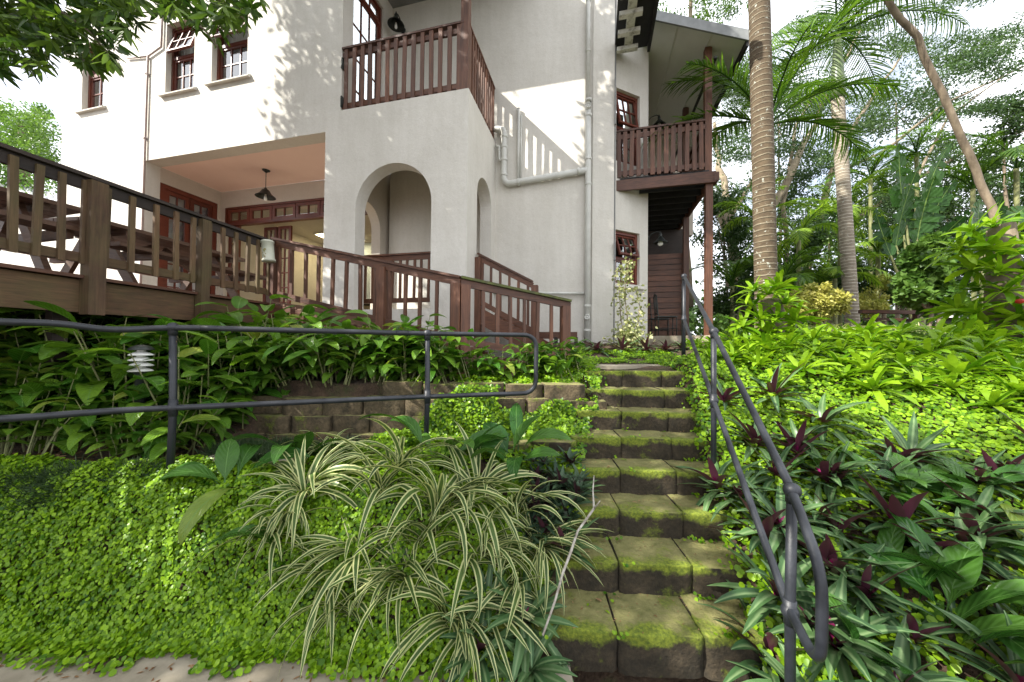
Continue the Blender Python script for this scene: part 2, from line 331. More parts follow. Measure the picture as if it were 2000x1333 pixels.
# fast scatter of one small leaf shape
LEAF1=(np.array([[0,0,0],[-.5,.5,.12],[0,1,-.02],[.5,.5,.12]]),[(0,3,2,1)],[(0,0),(-1,.5),(0,1),(1,.5)])
LEAF6=(np.array([[0,0,0],[-.42,.25,.1],[-.42,.72,.1],[0,1,0],[.42,.72,.1],[.42,.25,.1]]),[(0,3,2,1),(0,5,4,3)],[(0,0),(-1,.25),(-1,.7),(0,1),(1,.7),(1,.25)])
LEAFR=(np.array([[0,0,0],[-.46,.22,.08],[-.52,.6,.10],[-.25,.95,.04],[0,1,0],[.25,.95,.04],[.52,.6,.10],[.46,.22,.08]]),[(0,4,3,2,1),(0,7,6,5,4)],[(0,0),(-1,.2),(-1,.6),(-.6,.9),(0,1),(.6,.9),(1,.6),(1,.2)])
LEAFL=(np.array([[0,0,0],[-.5,.35,.10],[-.35,.75,.02],[0,1,-.18],[.35,.75,.02],[.5,.35,.10],[0,.5,-.02]]),[(0,6,3,2,1),(0,5,4,3,6)],[(0,0),(-1,.35),(-1,.7),(0,1),(1,.7),(1,.35),(0,.5)])
def scatter(name,tpl,pos,d,nrm,ln,wd,mat,parent=None,rnd=None,root=None):
    tv,tf,ta=tpl; n=len(pos); pos=np.asarray(pos,float)
    d=d/np.linalg.norm(d,axis=1,keepdims=True); x=np.cross(d,nrm); x/=np.linalg.norm(x,axis=1,keepdims=True)+1e-9; z=np.cross(x,d)
    ln=np.broadcast_to(ln,(n,)); wd=np.broadcast_to(wd,(n,)); k=len(tv)
    V=pos[:,None,:]+ (tv[None,:,0:1]*wd[:,None,None])*x[:,None,:]+(tv[None,:,1:2]*ln[:,None,None])*d[:,None,:]+(tv[None,:,2:3]*wd[:,None,None])*z[:,None,:]
    org=np.array(parent['_o']) if parent is not None else (np.array(root,float) if root is not None else np.array([pos[:,0].mean(),pos[:,1].mean(),pos[:,2].min()]))
    V=(V-org).reshape(-1,3).astype(np.float32)
    fl=[len(f) for f in tf]; flat=np.array([i for f in tf for i in f]); nf=len(tf)
    LV=(flat[None,:]+(np.arange(n)*k)[:,None]).ravel().astype(np.int32)
    tot=np.tile(np.array(fl),n); st=np.concatenate([[0],np.cumsum(tot)[:-1]]).astype(np.int32)
    me=bpy.data.meshes.new(name); me.vertices.add(n*k); me.vertices.foreach_set('co',V.ravel())
    me.loops.add(len(LV)); me.loops.foreach_set('vertex_index',LV)
    me.polygons.add(n*nf); me.polygons.foreach_set('loop_start',st)
    try: me.polygons.foreach_set('loop_total',tot.astype(np.int32))
    except Exception: pass
    me.update(calc_edges=True)
    if rnd is None: rnd=nr.rand(n)
    ta=np.array(ta); A=np.zeros((n,k,3),np.float32); A[:,:,0]=ta[None,:,0]; A[:,:,1]=ta[None,:,1]; A[:,:,2]=rnd[:,None]
    at=me.attributes.new('lf','FLOAT_VECTOR','POINT'); at.data.foreach_set('vector',A.ravel())
    me.materials.append(M[mat]); o=bpy.data.objects.new(name,me); COL.objects.link(o)
    o['_o']=tuple(org)
    if parent is not None: o.parent=parent
    else: o.location=tuple(org)
    return o
def rdir(n,zb=0.,zs=1.):
    d=nr.randn(n,3); d[:,2]=d[:,2]*zs+zb; return d/np.linalg.norm(d,axis=1,keepdims=True)
def ss(a,b,x): t=np.clip((x-a)/(b-a),0,1); return t*t*(3-2*t)
# ------------------------------------------------------------------ terrain
def prof(y): return np.clip((y-1.62)*.567,0,1.30)
def xl(y): return .16+.40*(np.clip(y,1.5,3.9)-1.77)
def xr(y): return xl(y)+1.08-.09*(np.clip(y,1.5,3.9)-1.77)
def hgt(x,y):
    x=np.asarray(x,float); y=np.asarray(y,float)
    # left side: steep bank, shelf, block wall, upper bed
    yb=1.78-.03*x
    L=.73*ss(0,.55,y-yb)
    up=np.where(x>-2.45,ss(3.50,3.58,y)*.50,ss(2.7,4.2,y)*.42)
    L=L+up+.08*ss(4,7,y)
    P=prof(y)+.16*ss(3.6,4.6,y)
    w=ss(-1.15,-.12,x-xl(y))
    left=L*(1-w)+(P-.03)*w
    # right side: bank that rises away from the steps
    dx=np.clip(x-xr(y),0,2.6)
    Rr=np.clip((y-1.52)*.60,0,1.46)+ss(4.4,7.0,y)*.15+dx*(.17-.07*ss(3.2,4.4,y))
    Rr=Rr*1.0+.03*np.sin(x*2.1+y*1.7)*ss(.3,1,dx)
    lane=P-.34*(1-ss(3.88,3.98,y))
    wr=ss(-.02,.06,x-xr(y))
    far=1.36+.34*ss(4.2,6.6,y)
    right=Rr
    h=np.where(x<xl(y)+.02,left,np.where(x<xr(y),lane,lane*(1-wr)+right*wr))
    g=ss(3.95,4.5,y)
    # beyond the steps: landing in front of the verandah
    wl=ss(-.3,.9,x)*(1-ss(2.0,2.9,x)); land=far
    base=np.where(x<1.3,left,right); h2=base*(1-wl)+land*wl
    h=h*(1-g)+h2*g
    return h
def hz(x,y): return float(hgt(x,y))
def G(px,py,off=0):
    """where the sight line through a photo pixel meets the ground"""
    d=ray(px,py); p=C[None]+_T[:,None]*d[None]; k=np.nonzero(p[:,2]<hgt(p[:,0],p[:,1])+off)[0]
    return p[k[0]] if len(k) else p[-1]
_t=[.6]
while _t[-1]<40: _t.append(_t[-1]+.01+_t[-1]*.004)
_T=np.array(_t)
def grid_coords(a,b,st,ext):
    m=list(np.arange(a,b+1e-6,st)); s=st; q=m[-1]; hi=[]
    while q<ext: s*=1.35; q+=s; hi.append(q)
    s=st; q=m[0]; lo=[]
    while q>-ext: s*=1.35; q-=s; lo.append(q)
    return np.array(lo[::-1]+m+hi)
gx=grid_coords(-4.6,5.6,.055,260); gy=grid_coords(.4,7.5,.055,260); gy=gy[gy>-40]
X,Y=np.meshgrid(gx,gy); Zt=hgt(X,Y)
nzv=nr.rand(*Zt.shape); Zt=Zt+(.012*np.sin(X*9.1+Y*4)+.010*np.sin(Y*13-X*5)+(nzv-.5)*.014)*((np.abs(X)<6)&(Y<8))
Zt[(Y<1.72)&(X<.2)]-=.01
nx_,ny_=len(gx),len(gy)
vs=np.stack([X,Y,Zt],-1).reshape(-1,3); fs=[(j*nx_+i,j*nx_+i+1,(j+1)*nx_+i+1,(j+1)*nx_+i) for j in range(ny_-1) for i in range(nx_-1)]
mb=MB(); mb.v=[tuple(p) for p in vs]; mb.f=fs; mb.a=[(0,0,0)]*len(vs)
tag(mb.build('ground','ground',smooth=True,root=(0,0,0)),kind='structure')
# bottom path: stone paving sheet in front of the bank
mb=MB(); pr=[]
for i in range(40):
    x=-3.2+i*.09; pr.append((x,1.80-.03*x+.025*math.sin(i*1.3)+.02*rng.random()))
mb.add([(x,y,.012) for x,y in pr]+[(x,.2,.010) for x,y in pr],[(i,i+1,41+i,40+i)[::-1] for i in range(39)])
tag(mb.build('path','paver',root=(0,0,0)),kind='structure')

# ------------------------------------------------------------------ concrete blocks (steps and low wall)
def block(name,c,ax,w,d,h,parent,cut=.045,seed=0,moss=1.,mt='block'):
    """moulded block: front face with slanted cheeks; ax = direction pointing out of its front"""
    ax=np.array([ax[0],ax[1],0.]); ax/=np.linalg.norm(ax); sd=np.array([-ax[1],ax[0],0])
    pl=[(-w/2,-d/2),(w/2,-d/2),(w/2,d/2-cut),(w/2-cut*1.7,d/2),(-w/2+cut*1.7,d/2),(-w/2,d/2-cut)]
    # refine outline, stack layers, rounded upper arris
    out=[]
    for i in range(6):
        a=np.array(pl[i]);b=np.array(pl[(i+1)%6]); k=max(2,int(np.linalg.norm(b-a)/.022))
        for j in range(k): out.append(a+(b-a)*j/k)
    n_=len(out); zs=[0]+[h*t for t in (.12,.25,.4,.55,.7,.82,.90,.955,.985,1.0)]; v=[];ms=[]
    def nzf(p): return (noise.noise(Vector((p[0]*9+seed,p[1]*9,p[2]*9)))*.009+noise.noise(Vector((p[0]*32+seed,p[1]*32,p[2]*32)))*.005)
    for z in zs:
        q=1-(max(0,z/h-.93)/.07)**2*.004/ (w/2)
        for a in out:
            r=a*q; p=np.array(c)+sd*r[0]+ax*r[1]+Z3*z; nn=nzf(p); p=p+ (sd*np.sign(r[0])*.3+ax*np.sign(r[1]))*nn
            v.append(p); ms.append(moss*max(0,min(1,(a[1]+d*.02)/(d*.5)))*min(1,max(0,(z/h-.62)/.3)))
    rings=[.86,.7,.52,.34,.16]
    for q in rings:
        for a in out:
            r=a*q; p=np.array(c)+sd*r[0]+ax*r[1]+Z3*h; p[2]+=nzf(p)*.9; v.append(p); ms.append(moss*max(0,min(1,(r[1]+d*.0)/(d*.45)))**1.6)
    cc=np.array(c)+Z3*h; v.append(cc); ms.append(0)
    f=[]; nl=len(zs)+len(rings)
    for i in range(nl-1):
        for j in range(n_): j2=(j+1)%n_; f.append((i*n_+j,i*n_+j2,(i+1)*n_+j2,(i+1)*n_+j))
    for j in range(n_): f.append(((nl-1)*n_+j,(nl-1)*n_+(j+1)%n_,len(v)-1))
    mb=MB(); mb.add(v,f); o=mb.build(name,mt,parent,smooth=True)
    A=o.data.attributes.new('moss','FLOAT','POINT'); A.data.foreach_set('value',np.array(ms,np.float32)); return o
steps=empty('garden_steps',(.9,2.8,0),'flight of mossy concrete block steps climbing between the planted banks','steps')
for k in range(8):
    y=1.77+.30*k; x0=float(xl(y))-(.12 if k<4 else .04); x1=float(xr(y))+.12
    lean=.235; off=[.12,-.05,.02,.09,.0,.06,.13,.05][k]
    x=.319*y-.425; i=0
    while x>x0+.05: x-=.425
    while x<x1:
        wd=.425
        cxx=x+wd/2
        st=empty if False else None
        b=block('block',(cxx,y+.19-(cxx-.9)*.05+rng.uniform(-.008,.008),.17*k-.03),(-.04,-1),wd-.003,.38,.20+rng.uniform(-.006,.005),steps,seed=k*7+i,cut=.017)
        x+=wd; i+=1
# low wall of blocks in the left bed
bw=empty('block_wall',(-1.4,3.3,.7),'low retaining wall of brown concrete blocks below the ramp','retaining wall')
for row,(z,yy,xa,xb) in enumerate([(.60,3.34,-2.75,.35),(.765,3.385,-2.72,.45),(.93,3.43,-2.66,.6),(1.08,3.475,-1.5,.7)]):
    x=xa+(.2 if row%2 else 0); i=0
    while x<xb:
        wd=.40+rng.uniform(-.02,.02)
        block('block',(x+wd/2,yy+.13+rng.uniform(-.02,.015),z+rng.uniform(-.012,.012)),(rng.uniform(-.12,.12),-1),wd-.012,.3,.17,bw,seed=50+row*9+i,cut=.035,moss=.3,mt='block_brown'); x+=wd; i+=1
# a step of the second little stair in the ground cover, left of the main flight
bs=empty('block_edging',(-.2,2.95,.7),'half buried block edging in the ground cover beside the steps','edging')
for i,(x,y,z) in enumerate([(-.42,2.98,.62),(-.02,2.92,.64),(.36,2.94,.66),(-.75,2.9,.56)]):
    block('block',(x,y+.1,z),(-.05,-1),.39,.26,.17,bs,seed=90+i,cut=.03,moss=.35)
# flagstones on the landing and the shelf
for i,(x,y,r,lb) in enumerate([(1.15,4.25,.42,'flagstone on the landing above the top step'),(1.75,4.55,.36,'second flagstone on the landing, farther right'),(-2.05,2.62,.34,'grey flagstone in the soil behind the left rail post')]):
    mb=MB(); z=hz(x,y)-.01; pl=[(x+r*(1+.2*math.sin(3*a+i))*math.cos(a),y+r*.6*(1+.15*math.cos(4*a+i))*math.sin(a),z) for a in np.linspace(0,2*math.pi,16,endpoint=False)]
    mb.prism(pl,(0,0,.035)); tag(mb.build('flagstone','paver'),lb,'flagstone')

# ------------------------------------------------------------------ house
house=empty('house',H(0,0,1.2),'white plastered two storey house with arched porch, balconies and redwood joinery','house')
def wall(name,fr,a0,a1,z0,z1,th,holes,mat,parent=house,arches=()):
    """fr(a,z,n): a along, z up, n into thickness; arches = (a0,a1,z0,apex) with round head"""
    mb=MB(); hs=list(holes)+[(x[0],x[1],x[2],x[3]) for x in arches]
    A=sorted(set([a0,a1]+[q for h in hs for q in h[:2] if a0<q<a1])); Zs=sorted(set([z0,z1]+[q for h in hs for q in h[2:4] if z0<q<z1]))
    def solid(i,j):
        if i<0 or j<0 or i>=len(A)-1 or j>=len(Zs)-1: return False
        ca=(A[i]+A[i+1])/2; cz=(Zs[j]+Zs[j+1])/2
        return not any(h[0]<ca<h[1] and h[2]<cz<h[3] for h in hs)
    for i in range(len(A)-1):
        for j in range(len(Zs)-1):
            if not solid(i,j): continue
            a,b,c,d=A[i],A[i+1],Zs[j],Zs[j+1]
            mb.add([fr(a,c,0),fr(b,c,0),fr(b,d,0),fr(a,d,0)],[(0,1,2,3)]); mb.add([fr(a,c,th),fr(b,c,th),fr(b,d,th),fr(a,d,th)],[(3,2,1,0)])
            for ii,jj,p,q in ((i-1,j,(a,c),(a,d)),(i+1,j,(b,c),(b,d)),(i,j-1,(a,c),(b,c)),(i,j+1,(a,d),(b,d))):
                if not solid(ii,jj): mb.add([fr(*p,0),fr(*q,0),fr(*q,th),fr(*p,th)],[(0,1,2,3)])
    for a,b,c,d in arches:
        r=(b-a)/2; cx=(a+b)/2; sp=d-r; N=28
        cur=[(cx-r*math.cos(math.pi*k/N),sp+r*math.sin(math.pi*k/N)) for k in range(N+1)]
        for k in range(N):
            p,q=cur[k],cur[k+1]
            for t in (0,th): mb.add([fr(p[0],p[1],t),fr(q[0],q[1],t),fr(q[0],d,t),fr(p[0],d,t)],[(0,1,2,3)])
            mb.add([fr(*p,0),fr(*q,0),fr(*q,th),fr(*p,th)],[(0,1,2,3)])
    # weld so that bevelled light reads cleanly
    o=mb.build(name,mat,parent); return o
front=lambda v0:(lambda a,z,n:H(a,v0+n,z)); side=lambda u0,sg:(lambda a,z,n:H(u0+sg*n,a,z))
FL=2.25; ZT=12.5
W3=(-9.5,-8.78,6.95,8.5); W1=(-6.88,-6.08,6.92,8.42); W2=(-5.6,-4.68,6.94,8.42)
wall('facade_wall',front(0),-10.15,-2.48,.9,ZT,.28,[(-7.42,-2.78,.9,5.55),(-2.78,-2.48,.9,5.80),W1,W2,W3],'plaster')
wall('end_wall',side(-10.15,1),.28,7,.9,ZT,.28,[],'plaster')
wall('porch_front_wall',front(-.03),-2.78,0,.9,5.88,.27,[],'plaster',arches=[(-2.12,-.64,FL,4.79)])
wall('porch_side_wall',side(0,-1),.24,1.57,.9,5.88,.24,[],'plaster',arches=[(.45,1.32,FL,4.78)])
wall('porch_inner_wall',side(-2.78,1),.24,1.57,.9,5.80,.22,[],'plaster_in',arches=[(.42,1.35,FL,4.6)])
wall('rear_wall',front(1.57),-2.48,2.36,.9,ZT,.26,[],'plaster')
wall('corner_pier',front(1.53),1.98,2.385,.9,ZT,.035,[],'plaster')
wall('flank_wall',side(2.36,-1),1.83,9,.9,ZT,.26,[],'plaster')
wall('balcony_inner_wall',side(-2.48,-1),.28,1.57,5.80,ZT,.2,[(.24,1.22,5.9,8.95)],'plaster')
mb=MB(); mb.hb(-2.54,-.245,.245,1.565,5.56,5.86); mb.build('balcony_floor','plaster_in',house)
mb=MB(); mb.hb(-2.45,.0,.2,1.5,5.86,5.875); mb.build('balcony_paving','plaster_in',house) if False else None
# recess (covered patio) and room behind it
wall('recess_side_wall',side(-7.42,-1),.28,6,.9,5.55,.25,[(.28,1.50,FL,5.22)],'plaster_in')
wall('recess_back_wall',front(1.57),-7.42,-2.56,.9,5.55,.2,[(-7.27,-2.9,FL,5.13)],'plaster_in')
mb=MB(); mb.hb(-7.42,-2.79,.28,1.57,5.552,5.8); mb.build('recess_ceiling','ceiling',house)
mb=MB(); mb.hb(-7.42,-.24,-.0,6,FL-.2,FL-.012); mb.build('recess_floor','paver',house)
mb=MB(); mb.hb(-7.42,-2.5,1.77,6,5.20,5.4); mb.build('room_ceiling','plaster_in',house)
mb=MB(); mb.hb(-7.42,-2.0,6,6.1,1,6); mb.build('room_wall','beige',house)
mb=MB(); mb.hb(-2.6,-2.5,1.78,6,1,6); mb.build('room_wall','beige',house)
mb=MB(); mb.hb(-7.2,-5.2,5.2,5.3,3.2,5.19); mb.build('room_wall','blue_wall',house)
mb=MB(); mb.hb(-6.75,-5.55,3.9,4.9,5.16,5.198); mb.build('light_panel_frame','enamel',house)
mb=MB()
for i in range(4):
    for j in range(3): mb.hb(-6.7+i*.29,-6.44+i*.29,3.95+j*.31,4.22+j*.31,5.145,5.158)
mb.build('light_panel','lit_panel',house)
# roof over the balcony (out of the picture, throws the shade on the rear wall)
mb=MB(); mb.prism([H(-2.5,-.10,9.3),H(.85,-.10,9.3),H(.85,1.6,9.3),H(-2.5,1.6,9.3)],(0,0,.16)); mb.build('porch_roof','fascia',house)

def bars(mb,fr,a0,a1,z0,z1,cols,rows,n0,fw,gw,d):
    """frame and glazing bars in a wall frame"""
    def b(a,b_,c,e,dn0,dn1):
        P=[fr(x,y,t) for x in(a,b_) for y in(c,e) for t in(dn0,dn1)]; mb.add(P,[(0,1,3,2),(4,6,7,5),(0,4,5,1),(2,3,7,6),(0,2,6,4),(1,5,7,3)])
    b(a0,a0+fw,z0,z1,n0,n0+d); b(a1-fw,a1,z0,z1,n0,n0+d); b(a0+fw,a1-fw,z0,z0+fw,n0,n0+d); b(a0+fw,a1-fw,z1-fw,z1,n0,n0+d)
    for i in range(1,cols):
        x=a0+fw+(a1-a0-2*fw)*i/cols; b(x-gw/2,x+gw/2,z0+fw,z1-fw,n0+.006,n0+d-.006)
    for j in range(1,rows):
        y=z0+fw+(z1-z0-2*fw)*j/rows; b(a0+fw,a1-fw,y-gw/2,y+gw/2,n0+.009,n0+d-.009)
def window(fr,h,cols=3,top=.45,open_=0,curtain=True,sill=True,n0=.10,name='window',toprows=2,botrows=2,label=None):
    a0,a1,z0,z1=h; zm=z1-(z1-z0)*top; ex=.3 if name=='window' else -.02
    mb=MB(); bars(mb,fr,a0+.002,a1-.002,z0+.002,z1-.002,1,1,n0,.055,.03,.09)
    P=[fr(x,y,t) for x in(a0+.05,a1-.05) for y in(zm-.03,zm+.03) for t in(n0+.004,n0+.085)]; mb.add(P,[(0,1,3,2),(4,6,7,5),(0,4,5,1),(2,3,7,6),(0,2,6,4),(1,5,7,3)])
    w=mb.build(name,'wood_frame',house)
    if label: w['label']=label
    mb=MB(); bars(mb,fr,a0+.06,a1-.06,z0+.06,zm-.032,cols,botrows,n0+.02,.04,.022,.045); mb.build('sash','wood_frame',w)
    mb=MB(); g=n0+.042; mb.add([fr(a0+.09,z0+.09,g),fr(a1-.09,z0+.09,g),fr(a1-.09,zm-.06,g),fr(a0+.09,zm-.06,g)],[(0,1,2,3)]); mb.build('pane','glass',w)
    zt=z1-.06; fo=lambda a,z,n:(fr(a,zt-(zt-z)*math.cos(open_)-(n-n0)*math.sin(open_)*1,n0-.0+(n-n0)*math.cos(open_)-(zt-z)*math.sin(open_)))
    mb=MB(); bars(mb,fo,a0+.06,a1-.06,zm+.032,zt,cols,toprows,n0+.02,.04,.022,.045); mb.build('sash','wood_frame',w)
    mb=MB(); mb.add([fo(a0+.09,zm+.06,g),fo(a1-.09,zm+.06,g),fo(a1-.09,zt-.03,g),fo(a0+.09,zt-.03,g)],[(0,1,2,3)]); mb.build('pane','glass',w)
    if curtain:  # white sheet behind the glass, for panes whitened by reflected sky
        mb=MB(); N=22
        for i in range(N):
            x0=a0+(a1-a0)*i/N; x1=a0+(a1-a0)*(i+1)/N; f=lambda x:n0+.16+.02*math.sin(x*70)
            if curtain=='side' and .25<(i/N)<.8: continue
            mb.add([fr(x0,z0,f(x0)),fr(x1,z0,f(x1)),fr(x1,z1,f(x1)),fr(x0,z1,f(x0))],[(0,1,2,3)])
        mb.build('curtain','curtain',w)
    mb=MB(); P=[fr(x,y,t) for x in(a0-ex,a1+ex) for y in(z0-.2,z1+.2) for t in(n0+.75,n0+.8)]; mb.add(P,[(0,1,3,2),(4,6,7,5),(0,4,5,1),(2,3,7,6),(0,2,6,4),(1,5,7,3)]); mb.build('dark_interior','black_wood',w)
    if sill:
        mb=MB(); P=[fr(a0-.10,z0-.07,-.07),fr(a1+.10,z0-.07,-.07),fr(a1+.10,z0-.045,-.07),fr(a0-.10,z0-.045,-.07)]; Q=[fr(a0-.10,z0-.07,-.003),fr(a1+.10,z0-.07,-.003),fr(a1+.10,z0+.0,-.003),fr(a0-.10,z0+.0,-.003)]
        mb.add(P+Q,[(0,1,2,3),(7,6,5,4),(0,4,5,1),(2,6,7,3),(0,3,7,4),(1,5,6,2)]); mb.build('sill','plaster',w)
        mb=MB(); P=[fr(x,y,t) for x in(a0+.003,a1-.003) for y in(z0+.0015,z0+.02) for t in(.0,n0-.002)]; mb.add(P,[(0,1,3,2),(4,6,7,5),(0,4,5,1),(2,3,7,6),(0,2,6,4),(1,5,7,3)]); mb.build('sill','plaster',w)
    return w
window(front(0),W3,cols=2,curtain='side',toprows=1,label='single window at the left end of the front')
window(front(0),W1,open_=.28,label='window with its top sash propped open, left of the pair')
window(front(0),W2,open_=.35,label='window with its top sash propped open, right of the pair')
# balcony door-window on the inner side wall
window(side(-2.48,-1),(.245,1.215,5.9,8.94),cols=3,top=.12,curtain=False,sill=False,n0=.04,name='balcony_door',botrows=4,toprows=1)
# doors of the recess on the side wall
dr=side(-7.42,-1)
mb=MB(); bars(mb,dr,.285,1.495,FL,5.215,1,1,.01,.10,.03,.1); door=mb.build('french_door','wood_frame',house)
for a,b in ((.39,.885),(.895,1.39)):
    mb=MB(); bars(mb,dr,a,b,FL+.05,5.11,2,5,.03,.09,.025,.05); mb.build('door_leaf','wood_frame',door)
    mb=MB(); mb.add([dr(a+.08,FL+.9,.055),dr(b-.08,FL+.9,.055),dr(b-.08,5.02,.055),dr(a+.08,5.02,.055)],[(0,1,2,3)]); mb.build('pane','glass',door)
mb=MB(); mb.add([dr(.3,FL,.2),dr(1.5,FL,.2),dr(1.5,5.2,.2),dr(.3,5.2,.2)],[(0,1,2,3)]); mb.build('curtain','curtain',door)  # white sheet stands in for the sunlit front reflected in the door panes
# transom band over the wide opening
tr=front(1.57)
mb=MB(); bars(mb,tr,-7.265,-2.905,4.66,5.125,1,1,.0,.05,.03,.12); ts=mb.build('transom_window','wood_frame',house)
x=-7.2
for i in range(6):
    mb=MB(); bars(mb,tr,x,x+.69,4.72,5.07,2,1,.02,.07,.022,.06); mb.build('sash','wood_frame',ts)
    mb=MB(); mb.add([tr(x+.06,4.78,.05),tr(x+.63,4.78,.05),tr(x+.63,5.01,.05),tr(x+.06,5.01,.05)],[(0,1,2,3)]); mb.build('pane','glass',ts)
    x+=.71
# folding door leaves stacked at the sides of the opening, pictures in the room
for i,(a,b) in enumerate([(-7.2,-6.85),(-6.35,-5.95),(-5.9,-5.5)]):
    mb=MB(); v0=1.62+(.25 if i else 0); bars(mb,front(v0),a,b,FL,4.65,2,6,.0,.07,.025,.05); fl=mb.build('folding_door_leaf','wood_frame',house)
    mb=MB(); mb.add([H(a+.06,v0+.025,FL+.1),H(b-.06,v0+.025,FL+.1),H(b-.06,v0+.025,4.6),H(a+.06,v0+.025,4.6)],[(0,1,2,3)]); mb.build('pane','glass',fl)
# pictures: separate things on the room wall
for i,(a,lb) in enumerate([(-6.0,'dark framed picture on the beige room wall, left one'),(-5.0,'dark framed picture on the beige room wall, right one')]):
    r=empty('picture',H(a,5.95,3.4),lb,'picture'); mb=MB(); bars(mb,front(5.93),a-.45,a+.45,3.1,3.95,1,1,0,.06,.02,.04); mb.build('frame','wood_dark',r)
    mb=MB(); mb.hb(a-.39,a+.39,5.945,5.955,3.16,3.89); mb.build('print','picture',r)

# ------------------------------------------------------------------ railings
def plank_balustrade(parent,A,B,out,h,n,bw=.068,name='balustrade'):
    """A,B floor points; planks screwed on the outside of two rails; out = outward direction"""
    A,B,out=map(np.array,(A,B,out)); rt=empty_part(name,parent)
    for z,w,hh,nm,o in ((h,.11,.035,'top_rail',.0),(h-.11,.04,.09,'rail',0),(.09,.04,.09,'rail',0)):
        mb=MB(); mb.bar(A+Z3*z+out*o,B+Z3*z+out*o,w,hh); mb.build(nm,'wood_h',rt)
    d=(B-A); L=np.linalg.norm(d); 
    for i in range(n):
        p=A+d*(i+.5)/n+out*.034+d/L*rng.uniform(-.006,.006); tl=d/L*rng.uniform(-.006,.006)
        mb=MB(); mb.box(p+Z3*(h*.5-.012+rng.uniform(-.005,.005)),d/L*bw/2*rng.uniform(.93,1.05),out*.011,Z3*(h/2-.012)+tl); mb.build('baluster','wood',rt)
    return rt
def empty_part(name,parent):
    o=bpy.data.objects.new(name,None); COL.objects.link(o); o.parent=parent; o['_o']=parent['_o']; o.empty_display_size=.1; return o
plank_balustrade(house,H(-2.47,.03,5.89),H(-.1,.03,5.89),-Vd,1.14,14,.074,name='balcony_balustrade')
plank_balustrade(house,H(-.07,.06,5.89),H(-.07,1.55,5.89),Ud,1.14,12,.07,name='balcony_balustrade')
mb=MB(); mb.hb(-.155,-.02,-.02,.105,5.885,9.3); mb.build('balcony_post','wood',house)
for z_ in (6.66,5.95):
    mb=MB(); mb.hb(-2.475,-2.45,-.03,.06,z_,z_+.2); mb.build('rail_bracket','iron',house)

# verandah wing on the right
S0=np.array([1.95,6.75,0]); Sd=np.array([.91,.41,0]); Sd/=np.linalg.norm(Sd); Sn=np.array([-Sd[1],Sd[0],0])
sp=lambda a,z,n:S0+Sd*a+Sn*n+Z3*z
wall('splayed_wall',sp,-.12,.90,1.2,8.6,.2,[(.06,.68,2.87,3.94),(.06,.67,5.3,6.75)],'plaster')
window(sp,(.06,.68,2.87,3.94),cols=3,top=.5,open_=.35,curtain=False,n0=.07,label='lower window beside the verandah with its top sash tilted out')
window(sp,(.06,.67,5.3,6.75),cols=3,top=.5,open_=.2,curtain=False,n0=.07,sill=False,label='upper window behind the right balcony')
E0=sp(.90,0,0); wall('verandah_wall',lambda a,z,n:E0+Vd*a-Ud*n+Z3*z,0,4,1.2,8.6,.2,[],'plaster')
Vz=1.87
mb=MB(); mb.prism([sp(.905,Vz-.4,0),H(4.25,1.65,Vz-.4),H(4.25,6.2,Vz-.4),H(3.0,6.2,Vz-.4)],(0,0,.4)); mb.build('verandah_floor','paver',house)
# upper balcony deck
bz=4.9
rt=plank_balustrade(house,H(2.42,1.75,bz+.06),H(4.02,1.75,bz+.06),-Vd,.92,13,.075,name='balcony_balustrade')
plank_balustrade(house,H(4.07,1.85,bz+.06),H(4.07,4.7,bz+.06),Ud,.92,20,.075,name='balcony_balustrade')
mb=MB(); mb.hb(2.39,4.2,1.70,1.755,4.70,4.905); mb.build('balcony_beam','wood_h',house)
mb=MB(); mb.hb(4.12,4.165,1.75,4.8,4.70,4.90); mb.build('balcony_beam','wood_h',house)
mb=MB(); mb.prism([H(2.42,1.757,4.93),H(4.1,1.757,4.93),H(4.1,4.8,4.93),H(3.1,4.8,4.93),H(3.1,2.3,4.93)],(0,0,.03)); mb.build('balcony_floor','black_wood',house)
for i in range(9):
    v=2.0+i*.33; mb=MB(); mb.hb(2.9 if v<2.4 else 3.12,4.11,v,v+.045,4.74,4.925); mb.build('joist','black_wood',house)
for v in (1.78,3.46):
    mb=MB(); mb.hb(4.045,4.165,v-.02 if v<2 else v,v+.1,Vz,4.70); mb.build('verandah_post','wood',house)
    mb=MB(); mb.hb(4.03,4.15,v-.02 if v<2 else v,v+.1,4.90,7.30); mb.build('balcony_post','wood',house)
mb=MB(); mb.hb(4.165,4.25,1.69,1.93,4.72,4.88); mb.build('beam_end','wood_h',house)
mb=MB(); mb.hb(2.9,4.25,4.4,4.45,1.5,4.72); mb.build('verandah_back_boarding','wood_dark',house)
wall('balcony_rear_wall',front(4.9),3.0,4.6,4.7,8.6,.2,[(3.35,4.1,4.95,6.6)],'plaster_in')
mb=MB(); bars(mb,front(4.9),3.352,4.098,4.96,6.598,2,4,.03,.06,.025,.06); dd=mb.build('balcony_door','wood_frame',house)
mb=MB(); mb.hb(3.35,4.1,5.05,5.06,4.95,6.6); mb.build('panel','wood_dark',dd)
